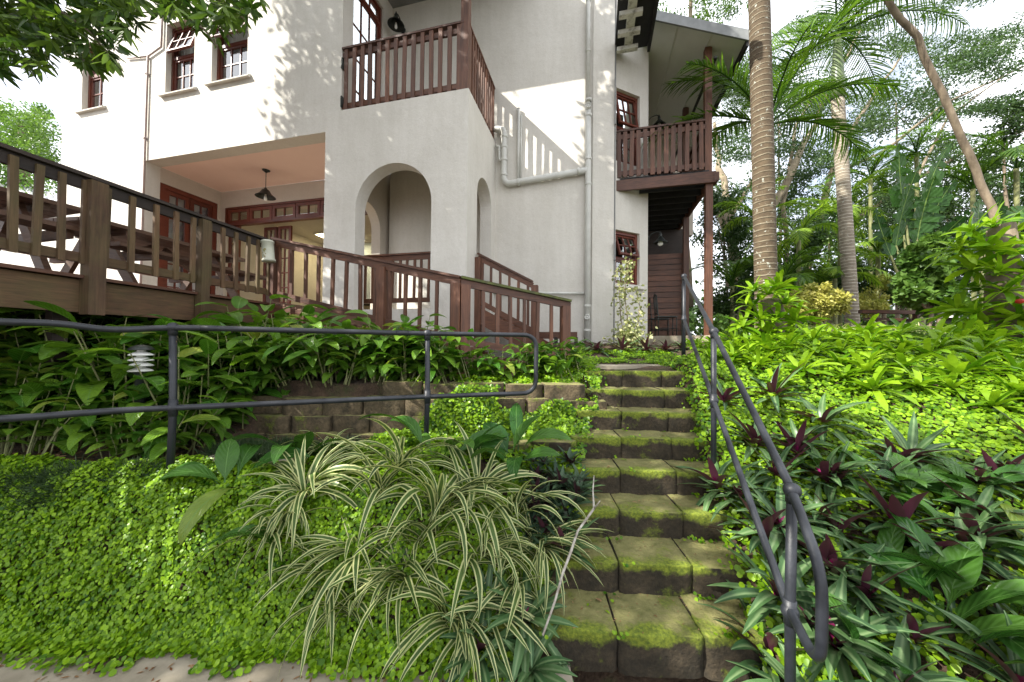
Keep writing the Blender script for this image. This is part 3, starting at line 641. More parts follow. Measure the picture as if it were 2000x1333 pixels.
# lean-to roof over the right balcony with pale boarded underside
ra,rb,rc,rd=H(2.95,1.45,7.85),H(4.62,1.45,7.06),H(4.62,5.0,7.06),H(2.95,5.0,7.85)
mb=MB(); mb.prism([ra,rb,rc,rd],(0,0,.02)); mb.build('roof_lining','soffit',house)
mb=MB(); mb.prism([ra+Z3*.025,rb+Z3*.025,rc+Z3*.025,rd+Z3*.025],(0,0,.07)); mb.build('roof','fascia',house)
mb=MB(); mb.bar(ra-Vd*.02+Z3*.03-Ud*.05,rb-Vd*.02+Z3*.03+Ud*.04,.035,.17); mb.build('barge_board','fascia',house)
mb=MB(); mb.bar(rb-Z3*.02,rc-Z3*.02,.04,.2); mb.bar(rb-Z3*.22-Ud*.5,rc-Z3*.22-Ud*.5,.05,.03); mb.build('eave_board','black_wood',house)
for t in (.33,.67):
    mb=MB(); mb.bar(ra*(1-t)+rb*t-Z3*.008,rd*(1-t)+rc*t-Z3*.008,.03,.012); mb.build('cover_strip','enamel',house)
# dark eave with white rafter ends beside the house corner
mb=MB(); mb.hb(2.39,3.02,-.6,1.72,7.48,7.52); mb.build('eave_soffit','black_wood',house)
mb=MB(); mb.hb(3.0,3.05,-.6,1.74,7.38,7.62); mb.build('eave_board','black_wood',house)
mb=MB(); mb.hb(2.56,2.70,-.6,1.60,7.36,7.475); mb.build('eave_beam','white_wood',house)
for i in range(6):
    v=-.35+i*.36; mb=MB(); mb.hb(2.42,2.80,v,v+.09,7.28,7.355); mb.build('rafter_end','white_wood',house)
# slatted privacy screen
scr=empty('timber_screen',H(3.7,3.6,Vz),'rough horizontal timber screen at the back of the verandah','screen')
for i in range(15):
    mb=MB(); z=Vz+.05+i*.132; mb.bar(H(3.2+rng.uniform(-.02,.02),3.6,z+.06),H(4.05,3.6,z+.06+rng.uniform(-.006,.006)),.03,.118); mb.build('board','wood_h',scr)
# ------------------------------------------------------------------ pipes and cable ducts
def collar(mb,p,ax,r,L=.05): ax=np.array(ax,float); mb.lathe(np.array(p)-ax*L/2,[(r*.98,0),(r*1.16,.004),(r*1.2,L*.3),(r*1.16,L*.5),(r*1.2,L*.7),(r*1.16,L-.004),(r*.98,L)],ax,18)
pr=.058; pv=1.475
pipe=empty('waste_pipe',H(1.9,pv,1.3),'pale painted waste pipe with collars up the rear wall, branching left to the balcony','pipe')
mb=MB(); mb.tube([H(1.9,pv,1.2),H(1.9,pv,5.05),H(1.89,pv,6.3)],pr,18); mb.tube([H(1.885,pv+.01,6.25),H(1.87,pv+.01,10.5)],.042,16)
for z in (1.95,2.42,5.0-.22,5.27,6.12,6.42): collar(mb,H(1.9,pv,z),Z3,pr)
for z in (7.4,8.4): collar(mb,H(1.88,pv+.01,z),Z3,.044,.03)
mb.build('downpipe','pvc',pipe,True)
mb=MB(); arc=lambda c,r,a0,a1,n=8:[(c[0]+r*math.cos(a),c[1]+r*math.sin(a)) for a in np.linspace(a0,a1,n)]
pts=[(1.9,5.06),(.42,4.96)]+arc((.36,5.10),.15,-math.pi/2-.1,-math.pi,7)+[(.21,5.6),(.21,5.98)]+arc((.11,6.0),.10,0,math.pi/2,6)
mb.tube([H(a,pv,z) for a,z in pts]+[H(.0,pv-.05,6.10)],.060,18)
for a,z,ax in ((1.72,5.05,Ud),(.52,4.965,Ud),(.21,5.14,Z3),(.21,5.45,Z3),(.21,5.72,Z3),(.21,5.93,Z3)): collar(mb,H(a,pv,z),ax,.062)
mb.build('branch_pipe','pvc',pipe,True)
for z in (2.20,6.27):
    mb=MB(); mb.lathe(H(1.9,pv-.04,z),[(.0,.055),(.022,.055),(.03,.04),(.036,.06),(.05,.06),(.052,.045),(.052,0)],-Vd,18); mb.build('inspection_cap','pvc',pipe,True)
mb=MB(); mb.tube([H(.02,pv,5.75),H(.10,pv,5.75),H(.11,pv,5.72),H(.11,pv,5.48),H(.14,pv,5.45),H(.2,pv,5.45)],.026,12); collar(mb,H(.11,pv,5.66),Z3,.028,.03); mb.build('small_waste_elbow','pvc',pipe,True)
mb=MB(); mb.tube([H(.0,pv+.05,2.73),H(1.86,pv+.03,2.67)],.024,12); mb.build('lower_branch','pvc',pipe,True)
mb=MB(); mb.tube([H(.50,pv+.045,5.03),H(.50,pv+.045,6.5)],.028,12); mb.tube([H(.55,pv+.06,5.03),H(.55,pv+.06,6.38)],.018,8); mb.lathe(H(.5,pv+.045,6.5),[(.03,0),(.034,.01),(.0,.03)]); tag(mb.build('vent_pipe','pvc',smooth=True),'short thin vertical vent pipe standing on the sloping waste branch','pipe')
mb=MB(); mb.tube([H(-7.40,-.03,1.4),H(-7.36,-.03,7.80),H(-6.98,-.03,7.93),H(-6.94,-.03,10.5)],.020,8); mb.tube([H(-7.37,-.03,7.80),H(-8.0,-.03,7.88)],.018,8)
for z in (3.2,4.6,6,7.4): mb.tube([H(-7.38,-.03,z),H(-7.38,-.03,z+.05)],.028,8)
tag(mb.build('cable_conduit',simple('conduit_paint',(.42,.34,.33),(.5,.42,.4),.6,5),smooth=True),'thin pinkish conduit bending up the white front wall left of the paired windows','conduit')
mb=MB(); mb.tube([H(2.40,1.56,1.3),H(2.40,1.56,9)],.015,8); mb.hb(2.385,2.42,1.48,1.54,3.28,3.62); mb.hb(2.385,2.41,1.49,1.54,5.9,6.8); tag(mb.build('cable_duct',simple('duct_grey',(.16,.16,.16),(.22,.22,.21),.6,5)),'thin dark cable duct on the right edge of the plastered wall','conduit')

# ------------------------------------------------------------------ lamps
def wall_lamp(p,out,label,s=1.,drop=.0,globe=True):
    out=np.array(out); r=empty('wall_lamp',p,label,'wall lamp')
    mb=MB(); mb.lathe(p,[(0,.0),(.05*s,0),(.055*s,.012),(.04*s,.022),(0,.024)],out,16); mb.build('wall_plate','iron',r,True)
    q=p+out*.26*s; mb=MB(); mb.tube([p,p+out*.08*s+Z3*.10*s,p+out*.2*s+Z3*.14*s,q+Z3*.10*s,q+Z3*.05*s],.011*s,8); mb.lathe(q+Z3*.02*s,[(.028*s,0),(.034*s,.05*s),(.02*s,.08*s),(.006*s,.12*s),(0,.13*s)]); mb.build('arm','iron',r,True)
    mb=MB(); mb.lathe(q+Z3*(-.11-drop)*s,[(.155*s,-.012),(.15*s,0),(.105*s,.035*s),(.075*s,.085*s),(.04*s,.12*s),(.03*s,.14*s),(.036*s,.135*s),(.07*s,.08*s),(.10*s,.03*s),(.148*s,-.014)][::-1],seg=28); mb.build('lamp_shade','iron',r,True)
    mb=MB(); mb.lathe(q+Z3*-.19*s,[(0,0),(.03*s,.008*s),(.052*s,.03*s),(.058*s,.055*s),(.045*s,.09*s),(.03*s,.12*s)] if globe else [(0,0),(.018*s,.006*s),(.026*s,.03*s),(.024*s,.06*s),(.014*s,.11*s)],seg=18); mb.build('bulb','bulb',r,True)
    return r
wall_lamp(H(-2.2,1.565,8.72),-Vd,'dark iron bell wall lamp above the front balcony railing',1.15,globe=False)
wall_lamp(H(3.16,2.9,6.72),Ud,'iron wall lamp behind the right balcony, under the sloping lining',.95)
wall_lamp(H(3.14,2.55,3.98),Ud,'iron wall lamp with white globe over the verandah',.95)
p=H(-5.2,.9,5.55); pend=empty('pendant_lamp',p,'dark pendant lamp with bell shade hanging from the pink-lit patio ceiling','lamp')
mb=MB(); mb.lathe(p-Z3*.055,[(0,0),(.02,.0),(.05,.025),(.075,.04),(.08,.053)]); mb.build('ceiling_rose','iron',pend,True)
mb=MB(); 
for i in range(11):
    z=p[2]-.05-i*.032; a=(i%2)*math.pi/2; c=np.array([p[0],p[1],z-.016]); mb.tube([c+np.array([math.cos(a)*.008*math.cos(t),math.sin(a)*.008*math.cos(t),.02*math.sin(t)]) for t in np.linspace(0,2*math.pi,9)],.0032,5,False)
mb.build('chain','iron',pend,True)
mb=MB(); mb.lathe(p-Z3*.60,[(.20,-.01),(.195,0),(.13,.05),(.095,.10),(.075,.14),(.035,.165),(.02,.2),(.012,.2),(.03,.16),(.07,.135),(.09,.095),(.125,.045),(.192,-.012)],seg=30); mb.build('lamp_shade','iron',pend,True)
mb=MB(); mb.lathe(p-Z3*.70,[(0,0),(.025,.008),(.034,.035),(.03,.07),(.018,.12),(.016,.17)],seg=16); mb.build('bulb','bulb',pend,True)
def bollard(p,s,label,hh=.5):
    r=empty('garden_lamp',p,label,'garden lamp')
    mb=MB(); mb.lathe(p,[(.05*s,0),(.05*s,hh-.02),(.075*s,hh)],seg=18); mb.build('post',M['iron'],r,True)
    for i in range(4):
        mb=MB(); z=hh+i*.062*s; mb.lathe(p+Z3*z,[(.045*s,.03*s),(.105*s,0),(.112*s,.006*s),(.105*s,.016*s),(.045*s,.048*s)],seg=22); mb.build('louvre','enamel',r,True)
    mb=MB(); mb.lathe(p+Z3*hh,[(.04*s,0),(.04*s,.25*s)],seg=14); mb.build('tube','bulb',r,True)
    mb=MB(); mb.lathe(p+Z3*(hh+.25*s),[(.112*s,0),(.115*s,.012*s),(.09*s,.04*s),(.04*s,.06*s),(0,.065*s)],seg=22); mb.build('cap',M['iron'],r,True)
q=atY(275,726,2.86); zb=hz(q[0],q[1]); bollard(np.array([q[0],q[1],zb]),.70,'white louvred garden lamp among the broad leaves under the deck',q[2]-zb)
q=atY(1852,622,6.2); zb=hz(q[0],q[1]); bollard(np.array([q[0],q[1],zb-.1]),1.15,'white louvred garden lamp beside the bromeliads on the right bank',q[2]-zb+.1)

# ------------------------------------------------------------------ timber deck, railing and ramp
def rail_seg(par,A,B,out,h,nbal,post0=None,post1=None,mv='wood',mh='wood_h',cap='wood_h',gap=.13,bw=.042,proud=.0,capw=.11,k0=.3,postw=.1,drop=.0,deep=.10):
    A,B,out=map(np.array,(A,B,out)); d=B-A
    mb=MB(); mb.bar(A+Z3*(h-.015),B+Z3*(h-.015),capw,.032); mb.build('top_rail',cap,par)
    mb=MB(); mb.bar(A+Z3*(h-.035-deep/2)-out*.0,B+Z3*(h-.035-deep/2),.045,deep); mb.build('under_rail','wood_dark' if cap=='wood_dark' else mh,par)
    mb=MB(); mb.bar(A+Z3*gap,B+Z3*gap,.045,.085); mb.build('bottom_rail',mh,par)
    for i in range(nbal):
        p=A+d*(i+.5+rng.uniform(-.05,.05))/nbal+out*proud; z0=gap-.06 if proud else gap+.04; z1=h-.06 if proud else h-.12
        dd=np.array([d[0],d[1],0]); dd/=np.linalg.norm(dd)
        mb=MB(); mb.box(p+Z3*(z0+z1)/2,dd*bw/2*rng.uniform(.92,1.06),out*.014 if proud else out*.018,Z3*(z1-z0)/2+dd*rng.uniform(-.006,.006)); mb.build('baluster',mv,par)
    for P,ht,dp in (post0,post1):
        if ht: mb=MB(); P=np.array(P); dd=np.array([d[0],d[1],0]); dd/=np.linalg.norm(dd); mb.box(P+Z3*(ht-dp)/2,dd*postw/2,out*postw*.45,Z3*(ht+dp)/2); mb.build('post',mv,par)
deck=empty('timber_deck',(-4.2,4.0,1.3),'raised timber deck with weathered green-brown balustrade in front of the patio','deck')
dd_=np.array([.17,1,0]); dd_/=np.linalg.norm(dd_); E1=np.array([-3.62,5.2,2.235]); Ef=lambda d:np.array([E1[0]-.17*(E1[1]-d),d,2.235]); outd=np.array([dd_[1],-dd_[0],0])
posts=[Ef(x) for x in (1.2,2.15,3.24,4.2,5.2)]
for i in range(4):
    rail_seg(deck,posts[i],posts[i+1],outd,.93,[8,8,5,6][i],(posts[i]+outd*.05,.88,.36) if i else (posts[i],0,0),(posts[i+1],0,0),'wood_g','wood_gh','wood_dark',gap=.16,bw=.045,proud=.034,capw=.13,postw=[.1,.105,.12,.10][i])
mb=MB(); mb.bar(Ef(.6)-Z3*.19-outd*.03,Ef(5.22)-Z3*.19-outd*.03,.045,.30); mb.build('fascia','wood_gh',deck)
mb=MB()   # deck boards run along the edge direction
for i in range(46):
    o=-outd*(.02+i*.145); A_=Ef(.2)+o; B_=Ef(5.3)+o; Lx=np.dot(O-Ef(0),Vd)
    # clip the far end at the house front
    t=(np.dot(O-A_,Vd)-.0)/np.dot(dd_,Vd); B_=A_+dd_*(t-.01); mb.bar(A_-Z3*.016,B_-Z3*.016,.138,.03)
mb.build('deck_boards','wood_h',deck)
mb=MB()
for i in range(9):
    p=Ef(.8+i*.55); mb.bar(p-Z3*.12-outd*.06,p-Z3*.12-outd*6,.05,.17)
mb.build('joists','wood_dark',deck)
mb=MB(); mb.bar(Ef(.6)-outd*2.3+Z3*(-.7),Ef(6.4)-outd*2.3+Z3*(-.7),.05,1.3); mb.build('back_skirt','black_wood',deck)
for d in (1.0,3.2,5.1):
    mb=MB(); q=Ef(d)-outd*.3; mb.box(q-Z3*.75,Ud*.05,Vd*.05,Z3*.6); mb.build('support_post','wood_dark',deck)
# landing edge between deck and porch, then the sloping ramp
ramp=empty('timber_ramp',(-.7,4.5,1.2),'redwood ramp with slatted surface and balustrade leading down from the deck','ramp')
K0=E1+np.array([.03,.0,0]); K1=np.array([-.66,4.42,1.55]); K2=np.array([.74,4.86,1.335]); K0=np.array([-3.56,5.16,2.245])
def outof(a,b): d=b-a; d=np.array([d[0],d[1],0]); d/=np.linalg.norm(d); return np.array([d[1],-d[0],0])
o1=outof(K0,K1); o2=outof(K1,K2)
Kb=K0*(1-.62)+K1*.62
rail_seg(ramp,K0,Kb,o1,.96,8,(K0,.90,.3),(Kb,.86,.4),deep=.09,postw=.12,gap=.14)
rail_seg(ramp,Kb,K1,o1,.96,5,(Kb,0,0),(K1-(K1-K0)/np.linalg.norm(K1-K0)*.05,.86,.4),deep=.09,postw=.12,gap=.14)
rail_seg(ramp,K1,K2+(K2-K1)*.05,o2,.96,8,(K1+(K2-K1)/np.linalg.norm(K2-K1)*.06,.86,.5),(K2,.86,.12),cap='rail_moss',deep=.09,postw=.12,gap=.14)
def rampboards(A,B,inn,width,n,nm='ramp_boards'):
    mb=MB(); d=B-A
    for i in range(n):
        p=A+d*(i+.5)/n; mb.bar(p-inn*.06,p+inn*width,np.linalg.norm(d)/n*.70,.022,up=(0,0,1))
    mb.build(nm,'wood_table',ramp)
    mb=MB(); mb.bar(A-Z3*.10-inn*.04,B-Z3*.10-inn*.04,.04,.17); mb.bar(A-Z3*.10+inn*(width-.05),B-Z3*.10+inn*(width-.05),.04,.17); mb.build('stringer','wood_h',ramp)
rampboards(K0,K1,-o1,1.12,30); rampboards(K1,K2,-o2,1.05,15)
# inner balustrade in the porch arch, and the little stair railing at the side arch
inner=empty('porch_balustrade',H(-1.4,.5,FL),'dark redwood balustrade standing inside the porch arch','balustrade')
rail_seg(inner,H(-2.5,.5,FL),H(-.27,.5,FL),-Vd,1.10,15,(H(-2.5,.5,FL),1.05,0),(H(-.3,.5,FL),0,0),deep=.09,gap=.22)
st=empty('side_stair',H(.7,.5,1.3),'short redwood stair with sloping handrail beside the porch','stair')
A_=H(.05,.42,2.32); B_=H(1.02,.42,1.80)
rail_seg(st,A_,B_,-Vd,.94,6,(A_,.86,1.0),(B_+Ud*.04,.86,.7),deep=.09,gap=.1,postw=.11)
mb=MB(); mb.bar(A_-Z3*.14,B_+(B_-A_)*.35-Z3*.14,.045,.26); mb.bar(A_-Z3*.14+Vd*.9,B_+(B_-A_)*.35-Z3*.14+Vd*.9,.045,.26); mb.build('stringer','wood_h',st)
for i in range(5):
    q=A_+(B_-A_)*(i+.5)/4.2; mb=MB(); mb.box(q+Vd*.45-Z3*.1,Ud*.13,Vd*.43,Z3*.018); mb.build('tread','wood_h',st)
lb=empty('low_barrier',H(1.4,.75,1.4),'low redwood board barrier with dark gap below, behind the ramp end','barrier')
mb=MB(); mb.bar(H(1.0,.8,1.83),H(1.75,.8,1.83),.05,.12); mb.build('board','wood_h',lb)
for u in (1.02,1.38,1.73):
    mb=MB(); mb.box(H(u,.8,1.55),Ud*.03,Vd*.03,Z3*.25); mb.build('post','wood_dark',lb)
# painted tube hanging on the corner post
q=atY(522,468,5.0); r=empty('tube_holder',q-Z3*.3,'pale cylindrical container with painted flowers tied to the railing corner','container')
ax=np.array([.10,0,-1.]); ax/=np.linalg.norm(ax)
mb=MB(); mb.lathe(q-Z3*.02,[(0,.0),(.072,0),(.085,.01),(.085,.03),(.076,.036),(.076,.27),(.086,.276),(.086,.305),(.0,.31)],ax,24); mb.build('body','bamboo',r,True)
mb=MB()
for i in range(26):
    a=-math.pi/2+rng.gauss(0,.22); z=.13+abs(rng.gauss(0,.045)); rr=.0775; base=q-Z3*.02+ax*z; rad=np.array([math.cos(a),math.sin(a),0])
    t=np.array([-math.sin(a),math.cos(a),0]); c=base+rad*rr; s_=.006+rng.random()*.006; mb.add([c-t*s_,c+ax*s_*1.6,c+t*s_,c-ax*s_],[(0,1,2,3)])
mb.build('painted_flowers','bamboo_art',r)

# ------------------------------------------------------------------ picnic tables on the deck
def picnic(loc,rz,label):
    o=empty('picnic_table',(0,0,0),label,'picnic table','picnic tables on the deck'); L=1.9
    mb=MB()
    for i in range(5): mb.box((0,-.34+i*.17,.735),(L/2,0,0),(0,.078,0),(0,0,.02))
    mb.build('table_top','wood_table',o)
    for s in (-1,1):
        mb=MB()
        for j in (0,1): mb.box((0,s*(.62+j*.14),.44),(L/2,0,0),(0,.065,0),(0,0,.02))
        mb.build('bench_seat','wood_table',o)
    for x in (-.65,.65):
        for s in (-1,1):
            mb=MB(); mb.bar((x+.025*s,s*.12,.71),(x+.025*s,s*.62,.0),.045,.11,up=(0,s,.3)); mb.build('leg','wood_table',o)
        mb=MB(); mb.box((x+.06,0,.40),(.022,0,0),(0,.76,0),(0,0,.045)); mb.box((x+.06,0,.69),(.022,0,0),(0,.38,0),(0,0,.04)); mb.build('cross_beam','wood_table',o)
    mb=MB(); mb.bar((-.6,0,.37),(-.06,0,.68),.04,.07); mb.bar((.6,0,.37),(.06,0,.68),.04,.07); mb.build('brace','wood_table',o)
    o.location=tuple(loc); o.rotation_euler=(0,0,rz); return o
picnic((-4.85,4.75,2.236),1.42,'reddish brown picnic table with attached benches nearest the patio')
picnic((-5.05,2.75,2.236),1.30,'picnic table with attached benches at the left end of the deck')

# ------------------------------------------------------------------ chairs on the verandah
def chair(loc,rz,label):
    o=empty('garden_chair',(0,0,0),label,'chair','iron chairs on the verandah')
    for sx in (-1,1):
        mb=MB(); mb.tube([(sx*.19,-.19,0),(sx*.19,-.19,.45)],.011,8); mb.build('leg','iron',o,True)
        mb=MB(); mb.tube([(sx*.19,.19,0),(sx*.19,.19,.45),(sx*.18,.23,.95)],.011,8); mb.build('leg','iron',o,True)
    mb=MB(); mb.box((0,0,.46),(.21,0,0),(0,.21,0),(0,0,.012)); mb.build('seat','iron',o)
    mb=MB(); mb.tube([(-.18,.23,.93),(0,.24,.99),(.18,.23,.93)],.011,8)
    for x in (-.12,-.04,.04,.12): mb.tube([(x,.2,.5),(x,.235,.96)],.006,6)
    mb.tube([(-.19,.2,.56),(.19,.2,.56)],.008,6); mb.build('backrest','iron',o,True)
    mb=MB()
    for a in ((-1,-1,1,-1),(-1,1,1,1),(-1,-1,-1,1),(1,-1,1,1)): mb.tube([(a[0]*.19,a[1]*.19,.2),(a[2]*.19,a[3]*.19,.2)],.007,6)
    mb.build('stretcher','iron',o,True)
    o.location=tuple(loc); o.rotation_euler=(0,0,rz)
p=atY(1300,655,7.9); chair((p[0],p[1],Vz),1.35,'black iron chair facing right, the one nearer the camera on the verandah')
p=atY(1284,655,8.5); chair((p[0],p[1],Vz),1.45,'black iron chair half hidden behind the other chair by the white wall')

# ------------------------------------------------------------------ tubular steel handrails
def bend(pts,rad=.1,n=6):
    P=[np.array(p,float) for p in pts]; out=[P[0]]
    for i in range(1,len(P)-1):
        a=P[i-1]-P[i]; b=P[i+1]-P[i]; la,lb_=np.linalg.norm(a),np.linalg.norm(b); r=min(rad,la*.49,lb_*.49); s=P[i]+a/la*r; e=P[i]+b/lb_*r
        for k in range(n+1):
            t=k/n; out.append(s*(1-t)**2+P[i]*2*t*(1-t)+e*t*t)
    return out+[P[-1]]
def ball(mb,p,r): mb.lathe(np.array(p)-Z3*r,[(0,0)]+[(r*math.sin(a),r-r*math.cos(a)) for a in np.linspace(.2,math.pi-.2,10)]+[(0,2*r)],seg=18)
tr_=.0205
lh=empty('handrail',(-1.5,2.6,.7),'dark grey tubular handrail with ball joints along the left bed, ending in a rounded loop','handrail')
P1=atY(338,640,2.40); P2=atY(835,652,2.97); mid=.525
def at_(x,y,Y): return atY(x,y,Y)
P1b=at_(338,797,2.40); P2b=at_(835,775,2.97)
T0=at_(0,630,1.90); T00=np.array([-3.25,1.35,1.79]); Tm=at_(215,646,2.24); B0=at_(0,820,1.90); B00=np.array([-3.25,1.35,1.28]); Bm=at_(215,803,2.24)
Te=at_(1048,655,3.2); Be=at_(1046,768,3.2)
mb=MB(); mb.tube(bend([T00,T0,at_(110,631,2.07),Tm,P1,P2,Te,Be,P2b,P1b,Bm,B0,B00],.13,8),tr_,14)
for a,b in ((P2,P1),(P1,P2)): mb.tube([a+(b-a)*.09,a+(b-a)*.15],tr_*1.04,14)
mb.build('rail','steel',lh,True)
for P,Q in ((P1,P1b),(P2,P2b)):
    g=hz(Q[0],Q[1]); mb=MB(); mb.tube([(P[0]+.00,P[1],P[2]),(Q[0],Q[1],Q[2]),(Q[0]-.01,Q[1],g-.1)],tr_*1.06,14); mb.build('post','steel',lh,True)
    for q in (P,Q):
        mb=MB(); ball(mb,q,.035); mb.tube([q-Z3*.055,q+Z3*(.02 if q is P else .055)],.0265,14); mb.build('ball_joint','steel',lh,True)
tr_=.0180
rh=empty('handrail',(1.4,2.6,.6),'dark grey tubular handrail climbing beside the right edge of the steps','handrail')
A1=at_(1547,958,1.52); A1b=at_(1543,1195,1.52); A2=at_(1394,648,2.70); A2b=at_(1394,783,2.70); A3=at_(1336,540,4.35); A3b=at_(1336,624,4.35)
L1=at_(1606,1120,1.235); L2=at_(1604,1310,1.25)
mb=MB(); mb.tube(bend([A3-Z3*.0,A2,A1,L1,L2,A1b,A2b,A3b],.11,8),tr_,16); mb.build('rail','steel',rh,True)
for P,Q in ((A1,A1b),(A2,A2b),(A3,A3b)):
    g=hz(Q[0],Q[1]); mb=MB(); mb.tube([P,Q,(Q[0],Q[1],g-.15)],tr_*1.12,16); mb.build('post','steel',rh,True)
    for q in (P,Q):
        mb=MB(); ball(mb,q,.034); mb.tube([q-Z3*.052,q+Z3*(.0 if q is P else .052)],.0245,16); mb.build('ball_joint','steel',rh,True)
# far railing to verandah: short return of the same handrail
mb=MB(); F1=at_(1334,560,4.6); mb.tube([A3,F1,(F1[0],F1[1],hz(F1[0],F1[1]))],tr_,12); mb.build('return_post','steel',rh,True)

# ------------------------------------------------------------------ bench on the right, neighbour's roof
bn=empty('wooden_bench',atY(1740,640,7.2),'brown wooden rail bench half hidden by striped plants behind the palms','bench')
mb=MB(); mb.bar(at_(1680,609,7.2),at_(1800,611,7.0),.12,.07); mb.build('seat','wood_h',bn); mb=MB(); mb.bar(at_(1690,624,7.4),at_(1800,626,7.2),.1,.06); mb.build('rail','wood_h',bn)
a=at_(1789,575,7.1); mb=MB(); mb.tube([a,(a[0],a[1],1.6)],.055,10); mb.build('post','wood_h',bn)
a=at_(1765,590,7.1); b_=at_(1786,575,7.1); mb=MB(); mb.bar(a,b_,.05,.12); mb.build('brace','wood_h',bn)
nh=empty('neighbour_building',(-14,11,0),'low building beyond the deck with pale corrugated tile roof','building')
mb=MB()
ro=np.array([-18.5,9.3,5.0]); rx=np.array([4.6,.9,-1.25]); ry=np.array([-1.2,5.2,2.2])
ro=at_(-230,372,13.5); r1=at_(128,420,12.2); r2=at_(118,385,15.5); r3=at_(-200,290,17.5)
N_=26; 
for i in range(N_):
    for j in range(8):
        def pt(s,t): 
            a=ro*(1-s)+r1*s; b=r3*(1-s)+r2*s; p=a*(1-t)+b*t; return p+Z3*(.05*abs(math.sin(s*N_*math.pi))+.03*((t*8)%1 if t<1 else 1))
        pass
vs_=[];fs_=[]; NS=26*6; NT=16
for j in range(NT+1):
    for i in range(NS+1):
        s=i/NS; t=j/NT; a=ro*(1-s)+r1*s; b=r3*(1-s)+r2*s; p=a*(1-t)+b*t; vs_.append(p+Z3*(.06*abs(math.sin(s*26*math.pi))-.05*(j%2)))
for j in range(NT):
    for i in range(NS): k=j*(NS+1)+i; fs_.append((k,k+1,k+NS+2,k+NS+1))
mb.add(vs_,fs_); mb.build('roof','roof_tile',nh)
mb=MB(); mb.prism([ro-Z3*.1+Vd*.3,r1-Z3*.1+Vd*.3,r2-Z3*.1,r3-Z3*.1],(0,0,-4.6)); mb.build('wall','plaster',nh)
# ------------------------------------------------------------------ plants: rosettes and clumps (variants, then copies)
Z0=(0,0,0)
def v_rhoeo(i):
    mb=MB(); n=20+i*2
    for k in range(n):
        t=k/n; el=R_(68-68*t+rng.uniform(-8,8)); mb.ribbon((0,0,.03+.03*(1-t)),k*2.4+rng.uniform(-.25,.25),el,rng.uniform(.25,.38),rng.uniform(.045,.06),R_(rng.uniform(15,70)),6,'lance',.35,twist=rng.uniform(-.3,.3))
    o=mb.build('oyster_plant','rhoeo',smooth=True,at=True,root=Z0)
    mb=MB()
    for k in range(3+i%2): mb.ribbon((0,0,.04),k*1.9+i,R_(rng.uniform(35,80)),rng.uniform(.08,.16),.036,R_(20),4,'lance',.5)
    mb.build('purple_bract','bract',o,True,True); return o
def v_small(i):
    mb=MB(); n=12
    for k in range(n): mb.ribbon((0,0,.02),k*2.4,R_(75-60*k/n),rng.uniform(.09,.15),.026,R_(rng.uniform(10,50)),4,'lance',.3)
    return mb.build('small_oyster_plant','oyster_small',smooth=True,at=True,root=Z0)
def v_brom(i):
    mb=MB(); n=15+i
    for k in range(n):
        t=k/n; mb.ribbon((0,0,.02),k*2.4+rng.uniform(-.2,.2),R_(72-66*t+rng.uniform(-8,8)),rng.uniform(.19,.28)*(1+.15*t),rng.uniform(.038,.05),R_(rng.uniform(25,80)),6,'round',.3,rnd=min(1,rng.random()*.96+(.06 if t>.9 else 0)),twist=rng.uniform(-.3,.3))
    return mb.build('bromeliad','brom',smooth=True,at=True,root=Z0)
def v_flax(i):
    mb=MB(); n=30+i*3
    for k in range(n):
        a=rng.uniform(0,2*math.pi); L=rng.uniform(.42,.74); mb.ribbon((rng.gauss(0,.03),rng.gauss(0,.03),0),a,R_(rng.uniform(45,86)),L,rng.uniform(.032,.047),R_(rng.uniform(70,145)),10,'strap',.25,twist=rng.uniform(-.9,.9),k=1.15)
    return mb.build('striped_flax','flax',smooth=True,at=True,root=Z0)
def v_ginger(i,h=.55):
    mb=MB(); st=[]
    for c in range(7):
        a=rng.uniform(0,6.28); hh=h*rng.uniform(.6,1.15); lean=rng.uniform(.1,.38); b=np.array([rng.gauss(0,.09),rng.gauss(0,.09),0]); tip=b+np.array([math.cos(a)*lean*hh,math.sin(a)*lean*hh,hh])
        m_=b*.5+tip*.5+np.array([-math.cos(a),-math.sin(a),0])*.03; st.append((b,m_,tip))
        for k in range(6):
            t=.35+.65*k/5; p=b*(1-t)+tip*t; side_=a+(1.3 if k%2 else -1.3)+rng.uniform(-.5,.5)
            if k==5: side_=a
            mb.ribbon(p,side_,R_(rng.uniform(5,55)),rng.uniform(.24,.36),rng.uniform(.10,.135),R_(rng.uniform(30,90)),7,'lance',.25,rnd=rng.random()*(.995),twist=rng.uniform(-.6,.6))
    o=mb.build('ginger_plant','ginger',smooth=True,at=True,root=Z0)
    mb=MB()
    for s in st: mb.tube(s,[.008,.006,.003],5,False)
    mb.build('stem','stem',o); return o
def v_asp(i):
    mb=MB()
    for k in range(6):
        mb.ribbon((rng.gauss(0,.04),rng.gauss(0,.04),0),rng.uniform(0,6.28),R_(rng.uniform(45,85)),rng.uniform(.42,.62),rng.uniform(.10,.15),R_(rng.uniform(60,130)),12,'pet',.22,rnd=rng.random()*.99,twist=rng.uniform(-.7,.7),k=1.3)
    return mb.build('cast_iron_plant','aspid',smooth=True,at=True,root=Z0)
def family(fn,n): return [fn(i) for i in range(n)]
RH=family(v_rhoeo,4); SM=family(v_small,3); BR=family(v_brom,5); FX=family(v_flax,5); GI=[v_ginger(i,.5+.07*i) for i in range(5)]; AS=family(v_asp,4)
_c={}
def put(fam,p,s,label,cat,group,tilt=(0,0),rz=None):
    k=id(fam); i=_c.get(k,0); _c[k]=i+1
    o=place(fam[i%len(fam)],p,rng.uniform(0,6.28) if rz is None else rz,s,tilt,label,group); o['category']=cat; return o
